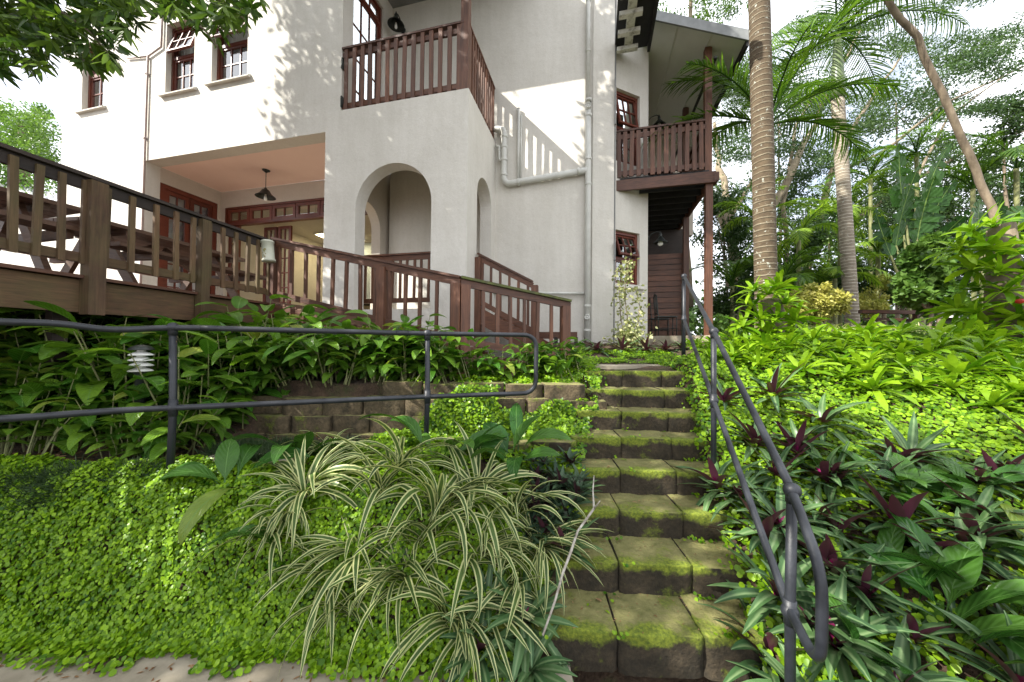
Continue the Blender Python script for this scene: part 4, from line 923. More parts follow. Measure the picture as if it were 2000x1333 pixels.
def putpx(fam,px,py,s,*a,dz=-.01,**k):
    p=G(px,py); return put(fam,(p[0],p[1],hz(p[0],p[1])+dz),s,*a,**k)
# striped flax in the middle of the left bank
fl=[(545,1110,.8,'striped flax farthest left, arching over the bright cover'),(600,1000,.8,'striped flax behind the leftmost one, with upright blades'),(700,1120,.75,'striped flax left of the middle of the clump'),(740,1010,.85,'striped flax in the back row left of the second rail post'),
    (850,1050,1.,'largest striped flax in the centre of the clump'),(930,1010,.95,'striped flax in the back row by the dark small-leaved plants'),(1000,1060,.9,'striped flax at the right of the clump beside the oyster plants'),(930,1140,.85,'striped flax in the middle row right of centre'),(800,1180,.85,'striped flax in the lower middle, hanging towards the path'),
    (880,1260,.75,'striped flax low in the centre near the path edge'),(960,1240,.7,'striped flax low at the right beside the big oyster plant'),(690,1250,.65,'small striped flax lowest on the left near the paving'),(640,930,.65,'striped flax by the dark grass tuft under the block wall')]
for x,y,s,lb in fl: putpx(FX,x,y-35,s,lb,'plant','striped flax clumps on the left bank',tilt=(R_(16),rng.uniform(-.1,.1)))
# cast iron plants
for x,y,s,lb in [(580,935,0.98,'broad-leaved plant in front of the block wall, left'),(850,930,1.16,'broad-leaved plant at the foot of the second rail post'),(900,945,0.98,'broad-leaved plant right of the second rail post'),(1010,930,1.10,'broad-leaved plant with folded leaves in the bright ground cover'),(455,985,0.98,'pale broad-leaved plant beside the first rail post'),
    (580,1130,0.92,'two dark broad leaves hanging inside the striped flax'),(1120,985,.5,'single broad leaf reaching over the steps'),
    (1790,1010,.85,'broad-leaved plant on the right bank below the bright cover'),(1890,1000,.95,'broad-leaved plant right bank, second from the right edge'),(1990,1020,1.,'broad-leaved plant at the right edge, upper one'),(1780,1230,1.,'broad-leaved plant with big arching leaves low on the right bank'),(1880,1260,1.05,'broad-leaved plant with yellowing leaf low on the right bank'),(1985,1270,1.1,'broad-leaved plant in the bottom right corner'),(1900,1120,.9,'broad-leaved plant among the oyster plants at the right')]:
    putpx(AS,x,y-20,s,lb,'plant','cast iron plants',tilt=(R_(12),0))
# oyster plants (purple undersides)
oy=[(1410,800,.85,'oyster plant behind the middle post of the right handrail'),(1515,790,1.,'oyster plant with purple heart nearest the bromeliads'),(1612,845,1.,'oyster plant with upright purple leaf on the bright cover'),(1470,885,.95,'oyster plant between the two right handrail posts'),(1408,985,1.,'oyster plant overhanging the fourth step on the right'),(1525,950,.8,'oyster plant just above the near post joint'),
    (1620,960,.95,'oyster plant right of the near post joint'),(1520,1050,.95,'oyster plant behind the lower rail of the near loop'),(1640,1060,.85,'oyster plant inside the bank right of the handrail loop'),(1755,1065,1.,'oyster plant with purple flower on the right bank'),(1920,1085,1.,'oyster plant with brown heart near the right edge'),(1600,1130,.85,'oyster plant with a dark red leaf beside the handrail loop'),
    (1510,1190,1.,'oyster plant hanging over the second step'),(1700,1190,.8,'oyster plant low on the right bank behind the arching leaves'),(1490,1320,1.05,'oyster plant at the bottom beside the lowest step'),(1640,1300,.95,'oyster plant right of the base of the near post'),(1750,920,.8,'oyster plant in front of the right bank cover'),(1960,960,.75,'oyster plant by the broad leaves at the right edge'),(1560,880,.75,'oyster plant in the middle of the right bank'),
    (1022,1235,.95,'oyster plant with red heart low left of the steps'),(1105,1140,.9,'oyster plant with purple leaf leaning over the steps from the left'),(950,1190,.7,'oyster plant half under the striped flax'),(1040,1330,.8,'oyster plant at the bottom left of the lowest step')]
for x,y,s,lb in oy: putpx(RH,x,y,s*(1.12 if x>1200 else .98),lb,'plant','oyster plants',tilt=(R_(14),0),dz=.0)
oy2=[(1165,712,.8,'oyster plant at the foot of the waste pipe'),(1215,708,.85,'oyster plant in front of the splayed wall'),(1262,700,.8,'oyster plant under the creamy shrub'),(1300,690,.75,'oyster plant in front of the verandah floor'),(1330,686,.6,'oyster plant by the top post of the handrail')]
for x,y,s,lb in oy2:
    p=atY(x,y,5.45); put(RH,(p[0],p[1],hz(p[0],p[1])),s*1.15,lb,'plant','oyster plants')
for i in range(40):
    x=rng.uniform(1030,1150); y=rng.uniform(915,1075); 
    if x>1150-(y-915)*.05: continue
    putpx(SM,x,y,rng.uniform(.9,1.35),'small dark-leaved rosette in the dense patch left of the steps','plant','small dark rosettes left of the steps',tilt=(R_(12),0),dz=.04+rng.random()*.06)
for i in range(8): putpx(SM,rng.uniform(1125,1165),rng.uniform(752,800),.8,'small dark-leaved rosette beside the upper steps','plant','small dark rosettes by the upper steps',dz=.02)
pts=[]
for i in range(3500):
    px=rng.uniform(1340,2300); py=rng.uniform(905,1400)
    if px<1430+ (py-900)*.05 and py<1250: continue
    p=G(px,py)
    if p[1]<.95 or p[0]<float(xr(p[1]))+.06: continue
    if any((p[0]-q[0])**2+(p[1]-q[1])**2<.25**2 for q in pts): continue
    pts.append(p)
for p in pts[:74]:
    near='nearest' if p[1]<1.55 else ('middle' if p[1]<2.1 else 'far')
    put(RH,(p[0],p[1],hz(p[0],p[1])),rng.uniform(.8,1.1),'dark green oyster plant in the %s part of the packed bed right of the handrail'%near,'plant','oyster plants packing the right bank, %s part'%near,tilt=(R_(rng.uniform(5,22)),R_(rng.uniform(-12,12))))
for x,y,s_,lb in [(1850,1330,1.,'broad-leaved plant cut by the bottom edge, right'),(1690,1330,.85,'broad-leaved plant at the bottom, left of the big arching leaves'),(1600,960,.6,'small broad-leaved plant behind the near post joint'),(1720,980,.75,'broad-leaved plant between the oyster plants and the lime cover')]: putpx(AS,x,y-20,s_,lb,'plant','cast iron plants',tilt=(R_(12),0))
for x,y,s_,lb in [(780,960,.85,'striped flax behind the centre, beside the second rail post'),(1050,1110,.75,'striped flax at the right end of the row'),(640,1170,.75,'striped flax low on the left of the clump'),(1000,1180,.7,'striped flax between the oyster plants and the clump'),(560,1040,.6,'short striped flax at the upper left of the clump'),(840,1100,.9,'striped flax just below the centre of the clump')]: putpx(FX,x,y-30,s_,lb,'plant','striped flax clumps on the left bank',tilt=(R_(16),rng.uniform(-.1,.1)))
for x,y,s_,lb in [(930,1290,.9,'oyster plant at the bottom under the striped flax'),(1060,1060,.8,'oyster plant between the striped flax and the dark rosettes'),(1130,1010,.7,'oyster plant at the upper left edge of the steps')]: putpx(RH,x,y,s_,lb,'plant','oyster plants',tilt=(R_(14),0))
# bromeliads on the right bank
cnt=0; pts=[]
for i in range(6000):
    px=rng.uniform(1350,2350); py=rng.uniform(655,850)
    lim=720+ (px-1350)*.19 if px<1500 else 748+(px-1500)*.17
    if py>lim+20*math.sin(px*.03): continue
    p=G(px,py)
    if p[0]<float(xr(p[1]))+.15 or p[1]>5.6: continue
    if any((p[0]-q[0])**2+(p[1]-q[1])**2<.215**2 for q in pts): continue
    pts.append(p)
pts.sort(key=lambda p:p[1]); 
for p in pts[:185]:
    row='front' if p[1]<3.3 else ('middle' if p[1]<4.1 else 'back')
    put(BR,(p[0],p[1],hz(p[0],p[1])+.03),rng.uniform(.85,1.2),'light green bromeliad in the %s of the mass on the right bank'%row,'bromeliad','bromeliads massed on the right bank, %s rows'%row,tilt=(R_(rng.uniform(0,22)),R_(rng.uniform(-12,12))))
def stump(px0,px1,ytop,Yd,label,r):
    a=atY((px0+px1)/2,ytop,Yd); g=hz(a[0],a[1]); mb=MB(); mb.tube([(a[0],a[1],g-.1),(a[0]+.03,a[1],g+(a[2]-g)*.5),(a[0],a[1],a[2])],[r*1.1,r,r*.75],14); tag(mb.build('tree_stump','bark',smooth=True),label,'stump'); return a
stump(1480,1530,585,4.75,'short stump under the mound of bromeliads by the big palm',.16)
for x,y in [(1500,562),(1468,585),(1532,580),(1480,610),(1515,612),(1552,612),(1448,625),(1500,640),(1535,645),(1465,655),(1570,640),(1430,655),(1475,555),(1520,548)]:
    p=atY(x,y+18,4.62+rng.uniform(-.12,.12)); put(BR,p,rng.uniform(.95,1.2),'bromeliad heaped on the stump beside the big palm','bromeliad','bromeliads on the stump by the palm',tilt=(R_(rng.uniform(5,35)),R_((x-1500)*.5)))
stump(1935,1975,440,4.3,'mossy stump covered by bromeliads at the right edge',.15)
for x,y in [(1905,445),(1945,435),(1980,450),(1880,480),(1925,480),(1965,490),(2010,480),(1895,520),(1940,525),(1985,530),(2020,520),(1915,560),(1960,565),(2000,570),(1875,600),(1915,605),(1955,610),(1995,615),(2030,600),(1890,640),(1935,650),(1985,650)]:
    p=atY(x,y+12,4.15+rng.uniform(-.18,.15)); put(BR,p,rng.uniform(1.05,1.35),'bromeliad climbing the stump at the right edge','bromeliad','bromeliads on the right edge stump',tilt=(R_(rng.uniform(8,45)),R_((x-1950)*.4)))
p=atY(1992,594,3.9); mb=MB(); mb.lathe(p,[(0,0),(.03,.01),(.04,.03),(.03,.05),(0,.06)],seg=10); tag(mb.build('flower','red'),'small red flower head at the right edge among bromeliads','flower')
# ginger-like plants of the left bed
cnt=0; pts=[]
for i in range(1500):
    y=rng.uniform(2.95,4.75); x=rng.uniform(-5.2,-1.0)
    xmax=-3.45+ (5.16-y)*0 ; 
    lim=-1.75 if y<3.35 else -1.0
    if x>lim or (x>-2.5 and y<3.62): continue
    if x<-4.6 and y<3.0: continue
    # keep clear of the ramp
    k=K0+(K1-K0)*((x-K0[0])/(K1[0]-K0[0]))
    if y>k[1]-.25 and x>-3.5: continue
    if any((x-q[0])**2+(y-q[1])**2<.26**2 for q in pts): continue
    pts.append((x,y))
for x,y in pts:
    if abs(x/y+1.066)<.075 and y<3.0: continue
    deckside=x<-2.6; s=rng.uniform(1.0,1.3) if deckside else rng.uniform(.72,.95)
    put(GI,(x,y,hz(x,y)-.02),s,'broad-leaved ginger plant in the bed under the deck' if deckside else 'broad-leaved ginger plant in the bed below the ramp','plant','ginger plants under the deck' if deckside else 'ginger plants below the ramp')
for x,y,s in [(-2.35,3.65,.8),(-2.0,3.66,.8),(-1.7,3.62,.75),(-1.35,3.64,.7),(-1.0,3.66,.75),(-.7,3.7,.65),(-.4,3.72,.6),(-.1,3.76,.6),(.2,3.85,.55),(.45,3.95,.55),(.62,3.8,.55),(.1,4.1,.5),(-.35,4.05,.5),(.5,4.3,.45),(.78,4.05,.5),(-1.5,3.9,.8),(-1.1,3.95,.75),(-.8,4.0,.65)]:
    put(GI,(x,y,hz(x,y)-.03),s*1.18,'ginger plant drooping over the low block wall','plant','ginger plants along the block wall',tilt=(R_(18),0))
for x,y in [(-4.2,2.75),(-3.8,2.62),(-3.55,2.68),(-4.6,2.6),(-3.6,2.95),(-2.65,3.05),(-3.95,2.9),(-2.55,2.8)]:
    put(GI,(x,y,hz(x,y)-.02),rng.uniform(.8,1.),'ginger plant in the front row of the left bed','plant','ginger plants in the front row of the left bed',tilt=(R_(10),0))
for x,y,s in [(-2.98,2.72,.72),(-2.68,2.62,.6),(-2.85,2.6,.55)]: put(GI,(x,y,hz(x,y)-.02),s,'small ginger plant in front of the left garden lamp','plant','ginger plants in front of the garden lamp')
# striped plants near the bench
for x,y,s in [(1640,632,.8),(1690,630,.8),(1745,618,.95),(1790,618,1.),(1610,640,.7),(1830,625,.8)]:
    p=atY(x,y+10,5.7); put(FX,(p[0],p[1],hz(p[0],p[1])-.02),s,'striped plant in front of the wooden bench','plant','striped plants by the bench')

# ------------------------------------------------------------------ creeping ground cover and grass
def tnorm(x,y):
    e=.03; n=np.stack([-(hgt(x+e,y)-hgt(x-e,y))/(2*e),-(hgt(x,y+e)-hgt(x,y-e))/(2*e),np.ones_like(x)],-1); return n/np.linalg.norm(n,axis=1,keepdims=True)
def patchmask(x,y,s,th): 
    return np.array([noise.noise(Vector((a*s,b*s,3.3)))>th for a,b in zip(x,y)])
def cover(x,y,label,ls=.026,hmax=.055,name='ground_cover',lump=.04):
    n=len(x); N=tnorm(x,y); z=hgt(x,y); P=np.stack([x,y,z],-1)
    lum=np.array([noise.noise(Vector((a*5,b*5,c*5)))+.5*noise.noise(Vector((a*14,b*14,c*14))) for a,b,c in P])*lump
    P=P+N*(nr.rand(n)**.6*hmax+lum+.012)[:,None]
    up=N*.8+rdir(n)*.55+np.array([-.1,-.35,.25]); up/=np.linalg.norm(up,axis=1,keepdims=True)
    d=np.cross(up,rdir(n)); s=ls*(.6+.7*nr.rand(n))
    rnd=np.clip(nr.rand(n)*.75+lum*4+.12,0,1)  # leaves in hollows take darker colour, deepening the shade between them
    o=scatter(name,LEAFR,P,d,up,s,s*.98,'cover',rnd=rnd); return tag(o,label,'ground cover',kind='stuff')
# left bank
n=98000; y=1.70+nr.rand(n)*.86; x=-4.2+nr.rand(n)*4.5; yb=1.78-.03*x; k=(y>yb-.03)&(y<2.48+.05*np.sin(x*5)); x,y=x[k],y[k]; k=(x<xl(y)-.06)&(nr.rand(len(x))<np.where(x<-.9,1,.55)); x,y=x[k],y[k]
cover(x,y,'bright green round-leaved creeper covering the left bank',ls=.0195,lump=.042)
x=-4.2+nr.rand(2200)*4.2; y=1.76-.03*x-nr.rand(len(x))**2*.10; k=patchmask(x,y,3,-.1); cover(x[k],y[k],'fringe of creeper spilling onto the bottom path',hmax=.03,lump=.01)
# mid strip left of the steps
n=17000; x=-1.7+nr.rand(n)*2.7; y=2.5+nr.rand(n)*1.35; k=(x<xl(y)-.02)&(x>-1.5+(y-2.5)*.35); x,y=x[k],y[k]; k=patchmask(x,y,2.2,-.22); x,y=x[k],y[k]; cover(x,y,'yellow-green creeper between the block wall and the steps',ls=.027)
n=5000; x=.15+nr.rand(n)*.9; y=3.6+nr.rand(n)*1.2; k=(x<xl(y)+.0)|(y>4.1); x,y=x[k],y[k]; cover(x,y,'creeper at the top left of the steps',ls=.026)
# creeper climbing over the right half of the block wall
n=14000; x=-1.35+nr.rand(n)*2.3; z=.62+nr.rand(n)*.62; lim=.62+.75*ss(-1.35,-.35,x)+.1*np.sin(x*9); k=(z<lim)&patchmask(x,z,3.1,-.16)&(x<xl(3.3+0*x)+.05)
x,z=x[k],z[k]; y=3.30-.0*z+.22*(z-.62)*.5-nr.rand(len(x))*.05; n=len(x); P=np.stack([x,y,z],-1); up=rdir(n)*.5+np.array([0,-.8,.6]); up/=np.linalg.norm(up,axis=1,keepdims=True)
tag(scatter('ground_cover',LEAFR,P,np.cross(up,rdir(n)),up,.026*(.6+.7*nr.rand(n)),.025,'cover'),'lime green creeper hanging over the right half of the block wall','ground cover',kind='stuff')
# right bank
n=60000; x=1.0+nr.rand(n)*4.2; y=1.25+nr.rand(n)*3.3; k=(x>xr(y)-.01); x,y=x[k],y[k]
dens=np.where((y>2.25)|(x<xr(y)+.55),1.,.38); k=nr.rand(len(x))<dens; x,y=x[k],y[k]; cover(x,y,'bright yellow-green creeper on the right bank',ls=.029,lump=.05)
n=5200; x=.7+nr.rand(n)*1.7; y=4.7+nr.rand(n)*.9; k=patchmask(x,y,2.5,-.05); cover(x[k],y[k],'low creeper on the landing in front of the wall',ls=.024,hmax=.03,lump=.01)
# creeper tufts in the cracks of the steps
X_=[];Y_=[];ZZ=[]
for k_ in range(8):
    for q in range(5):
        cx=xl(1.77+.3*k_)+rng.choice([0.02,-.02,.95,1.0,1.04,.4]); 
        for j in range(9): X_.append(cx+rng.gauss(0,.03)); Y_.append(1.77+.3*k_+rng.choice([.0,.26])+rng.gauss(0,.012)); ZZ.append(.17*(k_+1)+.008+rng.random()*.02)
P=np.array([X_,Y_,ZZ]).T; n=len(P); up=rdir(n)*.5+np.array([0,-.4,.9]); up/=np.linalg.norm(up,axis=1,keepdims=True)
tag(scatter('ground_cover',LEAFR,P,np.cross(up,rdir(n)),up,.02,.02,'cover'),'tiny creeper sprigs growing on the edges of the steps','ground cover',kind='stuff')
def grass(x,y,ln,label,wd=.006,mat='mondo',spread=1.1):
    n=len(x); P=np.stack([x,y,hgt(x,y)+.0],-1); d=rdir(n)*spread+np.array([0,-.35,1.05]); d[:,2]=np.abs(d[:,2]); up=rdir(n)*.4+np.array([0,-1,.3])
    L=ln*(.6+.6*nr.rand(n)); A=d/np.linalg.norm(d,axis=1,keepdims=True); o=scatter('grass',LEAF6,P,A,up,L,wd,mat); 
    # drooping second half as its own sheaf, joined in the same object
    return tag(o,label,'grass',kind='stuff')
def tufts(spots,n,r,ln,label,**k):
    xs=[];ys=[]
    for px,py in spots:
        p=G(px,py); c=nr.randn(n,2)*r; xs.append(p[0]+c[:,0]); ys.append(p[1]+c[:,1]*.6)
    return grass(np.concatenate(xs),np.concatenate(ys),ln,label,**k)
tufts([(20,955),(60,950),(105,955),(150,945),(190,940),(230,935),(130,975),(80,980),(0,975),(270,930)],520,.055,.11,'dark fine grass tufts on the crest of the left bank',wd=.0045)
tufts([(440,890),(480,880),(520,885),(560,880),(600,890),(640,885),(500,905),(680,880)],520,.065,.12,'dark fine grass clump in front of the block wall',wd=.0045)
# dry stalks and litter in the left bed
n=900; x=-4.4+nr.rand(n)*3.2; y=2.5+nr.rand(n)*.9; k=x<-1.2; x,y=x[k],y[k]; P=np.stack([x,y,hgt(x,y)+.01],-1); d=rdir(len(x),0,.15); up=rdir(len(x))*.3+Z3
tag(scatter('leaf_litter',LEAFL,P,d,up,.07,.02,'dead'),'dry brown leaf litter on the soil of the left bed','leaf litter',kind='stuff')
n=700; k_=nr.randint(0,8,n); y=1.77+.3*k_+nr.beta(1.6,1.,n)*.30; x=xl(y)+.0+nr.rand(n)*1.0; z=.17*(k_+1)+.004; P=np.stack([x,y,z],-1); up=rdir(n)*.25+Z3
tag(scatter('leaf_litter',LEAFL,P,rdir(n,0,.1),up,.016*(.5+nr.rand(n)),.005,'dead'),'fine brown litter and twigs scattered over the step treads','leaf litter',kind='stuff')
n=160; x=-2.6+nr.rand(n)*2.7; y=1.40+nr.rand(n)*.38; P=np.stack([x,y,0*x+.016],-1); tag(scatter('leaf_litter',LEAFL,P,rdir(n,0,.1),rdir(n)*.25+Z3,.03*(.5+nr.rand(n)),.010,'dead'),'brown litter on the stone path at the bottom','leaf litter',kind='stuff')
# fallen leaves on steps and path
mbs=[]
for i in range(46):
    k_=rng.randrange(8); z=.17*(k_+1)+.008; y_=1.77+.3*k_+rng.uniform(.03,.26); x_=float(xl(y_))+rng.uniform(.02,1.0)
    if i%6==0: x_,y_=rng.uniform(-2.2,.1),rng.uniform(1.45,1.72); z=.02
    mb=MB(); L=rng.uniform(.018,.045); mb.ribbon((x_,y_,z),rng.uniform(0,6.28),.15,L,L*.4,.4,4,'lance',.3)
    where='bottom path' if z<.05 else ['lowest step','second step','third step','fourth step','fifth step','sixth step','seventh step','top step'][k_]
    o=mb.build('fallen_leaf','brom' if rng.random()<.3 else 'dead',at=True); tag(o,'small fallen leaf on the '+where,'leaf','fallen leaves on the '+where)
# lichened stick leaning across the steps' left edge
pp=[(1160,935,2.45),(1158,965,2.36),(1160,1000,2.24),(1128,1045,2.08),(1115,1085,1.97),(1100,1125,1.87),(1083,1185,1.74),(1060,1250,1.66)]
mb=MB(); mb.tube([atY(*q)+Z3*.02 for q in pp],[.004,.005,.008,.007,.008,.007,.006,.005],8); mb.tube([atY(1160,1000,2.24)+Z3*.02,atY(1172,985,2.2)+Z3*.02],[.006,.003],6); tag(mb.build('dead_branch','stick',smooth=True),'crooked lichened grey branch leaning beside the left edge of the steps','branch')
# creamy shrub against the splayed wall
q=atY(1228,690,5.95); sh=empty('variegated_shrub',(q[0],q[1],hz(q[0],q[1])),'slender cream and green shrub growing against the wall below the window','shrub')
mb=MB(); P=[]
stems=[[(1232,690),(1228,640),(1220,580),(1222,540),(1230,505)],[(1225,690),(1212,620),(1210,560),(1215,520)],[(1238,690),(1245,640),(1250,600),(1240,560)]]
for s in stems:
    pts=[atY(a,b,5.95+rng.uniform(-.05,.05)) for a,b in s]; mb.tube(pts,[.012]+[.008]*(len(pts)-2)+[.004],6)
    for a,b in zip(pts[:-1],pts[1:]):
        for k in range(60): P.append(a+(b-a)*rng.random()+np.array([rng.gauss(0,.07),rng.gauss(0,.06),rng.gauss(0,.04)]))
for k in range(520): c=atY(1228,660,5.9); P.append(c+np.array([rng.gauss(0,.15),rng.gauss(0,.12),rng.gauss(0,.11)]))
mb.build('stem','bark_pale',sh); P=np.array(P); n=len(P); scatter('foliage',LEAFL,P,rdir(n,-.2),rdir(n,.6),.065,.042,'varieg',sh)

# ------------------------------------------------------------------ trees
def limb(mb,pts,r0,r1,seg=8):
    pts=[np.array(p,float) for p in pts]; out=[]
    for i in range(len(pts)-1):
        for k in range(4): out.append(pts[i]+(pts[i+1]-pts[i])*k/4)
    out.append(pts[-1]); n=len(out); out=[p+(np.array([noise.noise(Vector(p*1.7)),noise.noise(Vector(p*1.7+9)),0])*r0*.9 if 0<i<n-1 else 0) for i,p in enumerate(out)]
    mb.tube(out,[r0+(r1-r0)*i/(n-1) for i in range(n)],seg)
def crown(parent,clumps,per,size,mat,aspect=.45,tpl=LEAF1,name='crown',hang=0.,flat=1.):
    P=[];r_=[]
    for (c,r) in clumps:
        r=np.array(r if hasattr(r,'__len__') else (r,r,r*flat)); m=int(per); d=rdir(m)*(nr.rand(m,1)**.45); P.append(np.array(c)+d*r); r_.append(np.full(m,rng.random()))
    P=np.concatenate(P); n=len(P); rr=np.clip(np.concatenate(r_)*.5+nr.rand(n)*.5,0,1)
    return scatter(name,tpl,P,rdir(n,-hang),rdir(n,.5),size*(.6+.8*nr.rand(n)),size*aspect,mat,parent,rnd=rr)
def whorls(P,per,L,Wd,mat,parent,name='crown'):
    pos=[];dd=[];uu=[];rn=[]
    for p in P:
        ax=np.array([rng.gauss(0,.5),rng.gauss(0,.5),-.35+rng.gauss(0,.4)]); ax/=np.linalg.norm(ax); a=np.cross(ax,[.3,.9,.1]); a/=np.linalg.norm(a); b=np.cross(ax,a); r0=rng.random()*.75
        for k in range(per):
            t=k*2.4; d=ax*rng.uniform(.15,.8)+a*math.cos(t)+b*math.sin(t)+np.array([0,0,-.3]); pos.append(np.array(p)+ax*rng.uniform(-.05,.04)); dd.append(d); uu.append(-ax*.8+np.array([0,0,.5])+np.array([rng.gauss(0,.3) for _ in range(3)])); rn.append(min(1,r0+rng.random()*.25))
    n=len(pos); return scatter(name,LEAFL,np.array(pos),np.array(dd),np.array(uu),L*(.7+.6*nr.rand(n)),Wd,mat,parent,rnd=np.array(rn))
# overhanging tree at the upper left: its trunk stands left of the picture
T0_=np.array([-6.6,1.6,.6]); ot=empty('overhanging_tree',T0_,'leafy tree reaching in from the upper left corner with drooping whorls of narrow leaves','tree')
mb=MB(); limb(mb,[T0_,(-6.5,1.8,3),(-6.3,2.0,5.2),(-6.4,2.3,8.5)],.22,.09,12)
def up_edge(x):
    xs=[-60,0,60,100,140,190,225,245,300,330,370,420,440,470,510]; ys=[175,150,150,125,135,148,138,70,45,40,62,108,70,60,70]; return np.interp(x,xs,ys)
P=[]
while len(P)<540:
    x=rng.uniform(-150,508); y=rng.uniform(-130,150)
    if y>up_edge(x)-14: continue
    if x>240 and y<up_edge(x)-75 and rng.random()<.5: continue
    if x>300 and rng.random()<.30: continue
    Yd=rng.uniform(2.6,3.6); P.append(atY(x,y,Yd))
for s in [[(-200,-330),(-60,-120),(60,-20),(170,60),(215,110)],[(-60,-120),(-40,20),(10,110)],[(60,-20),(260,-30),(340,10),(400,60),(425,95)],[(260,-30),(400,-20),(480,40)],[(60,-20),(80,60),(110,110)]]:
    limb(mb,[atY(a,b,3.1) for a,b in s],.022,.006,7)
limb(mb,[(-6.3,2.0,5.0),atY(-500,-520,3.0),atY(-200,-330,3.1)],.06,.024,8)
mb.build('trunk','bark',ot,True); whorls(P,9,.125,.034,'tree_near',ot)
# its upper crown shades the porch front
P=[]
Cl=[]
for i in range(520):
    u=rng.uniform(-3.75,.9); z=rng.uniform(1.2,10.5)
    e=-3.55+.35*math.sin(z*2.1)+.25*math.sin(z*5.3+1)
    if z<4.5: e=-2.75
    if z>6.9 and u>-2.3: continue
    if u<e: continue
    p=H(u,0,z)+SUN*rng.uniform(5.6,8.5)
    if p[0]*680/max(p[1],.1)>-1080 and p[1]>.2 and (p[2]-1.62)/p[1]<1.1: continue
    Cl.append((p,rng.uniform(.32,.5)))
for i in range(90):  # added unseen leaf clumps that keep the sun off the right balcony
    p=H(rng.uniform(2.5,4.6),1.75,rng.uniform(4.0,8.6))+SUN*rng.uniform(6,8); Cl.append((p,rng.uniform(.32,.5)))
mb=MB(); limb(mb,[(-6.4,2.3,8.3),(-4.4,3.6,9.6),H(3.3,1.75,6.3)+SUN*7],.08,.03,8); mb.build('branch','bark',ot,True)  # added limb that carries the balcony-shading clumps
crown(ot,Cl,74,.17,'canopy',.5,LEAF1,'upper_crown')
# second tree behind the camera on the left shades the foreground beds
bt=empty('shade_tree',(-8.2,-3.2,0),'tall leafy tree standing behind the viewer on the left','tree')
mb=MB(); limb(mb,[(-8.2,-3.2,0),(-8,-2.9,3),(-7.6,-2.5,6)],.3,.16,12)
Cl=[]
for i in range(300):
    x=rng.uniform(-4.2,6.2); y=rng.uniform(.2,5.0)
    if noise.noise(Vector((x*.75+2.2,y*.9+5.1,.5)))>.27: continue
    if 1.7<x<4.4 and 2.35<y<4.6 and rng.random()<.72: continue
    if x>1.1 and y<2.4 and rng.random()<.38: continue
    if ((x+.9)**2+(y-2.15)**2<.18 or (x+.1)**2/1.2+(y-3.35)**2/.4<1) and rng.random()<.88: continue
    p=np.array([x,y,hz(x,y)+.3])+SUN*rng.uniform(8.0,10.5); Cl.append((p,rng.uniform(.35,.55)))
for i in range(9): c=Cl[i*len(Cl)//9][0]; limb(mb,[(-7.6,-2.5,6),(np.array([-7.6,-2.5,6])+c)/2+np.array([0,0,.5]),c],.09,.03,6)
mb.build('trunk','bark',bt,True); crown(bt,Cl,70,.18,'canopy',.5)

def frond(L,n,ll,mat,name='frond',droop=.9,lw=.03,hang=.6,el=R_(60)):
    """feather leaf: arching rachis along +X with paired leaflets"""
    mb=MB(); pts=[];p=np.zeros(3); N=16
    dirs=[]
    for i in range(N+1):
        t=i/N; e=el-droop*t**1.2*1.6; d=np.array([math.cos(e),0,math.sin(e)]); pts.append(p.copy()); dirs.append(d); p=p+d*L/N
    mb.tube(pts,[.018*(1-.8*i/N)+.003 for i in range(N+1)],6)
    for k in range(n):
        t=.14+.86*k/n; i=min(N-1,int(t*N)); f=t*N-i; c=pts[i]*(1-f)+pts[i+1]*f; d=dirs[i]
        for s in (-1,1):
            l_=ll*(math.sin(math.pi*(.12+.8*t))**.7)*rng.uniform(.85,1.1); az=s*R_(58-28*t+rng.uniform(-5,5)); e=math.asin(np.clip(d[2]*.6,-1,1))+R_(18)*(1-t)+rng.uniform(-.1,.1)
            mb.ribbon(c,az,e,l_,lw,hang+rng.uniform(-.15,.3),4,'grass',.35)
    return mb,name,mat
def palm(base,topz,r,label,fronds,L,ll,trunkmat,mat,group=None,name='palm_tree',lean=(0,0),n=34,shaft=None,var=3,lw=.03,droop=.9,hang=.6,ring=0):
    base=np.array(base,float); root=empty(name,base,label,'palm',group); top=base+np.array([lean[0],lean[1],topz-base[2]])
    mb=MB(); K=40
    mb.tube([base*(1-t)+top*t+np.array([0,0,0]) for t in np.linspace(0,1,K)],[r*(1.12-.12*t if t>.0 else 1.3)*(1+ring*((i%2)-.5)) for i,t in enumerate(np.linspace(0,1,K))],24); mb.build('trunk',trunkmat,root,True)
    if shaft: mb=MB(); mb.tube([top,top+Z3*shaft*.3,top+Z3*shaft],[r*1.15,r*1.05,r*.5],18); mb.build('crownshaft',simple('crownshaft_green',(.07,.11,.045),(.15,.19,.09),.4,5,stretch=(6,6,.5)),root,True); top=top+Z3*shaft
    protos=[]
    for a,e in fronds:
        if len(protos)<var:
            m_,nm,mt=frond(L*rng.uniform(.9,1.1),n,ll,mat,droop=droop,lw=lw,hang=hang); me=m_.build(nm,mt,None,False,True,root=Z0); protos.append(me); o=me
        else: o=rng.choice(protos).copy(); COL.objects.link(o)
        o.parent=root; o.location=tuple(top-base); o.rotation_euler=(0,-e,a)
    return root
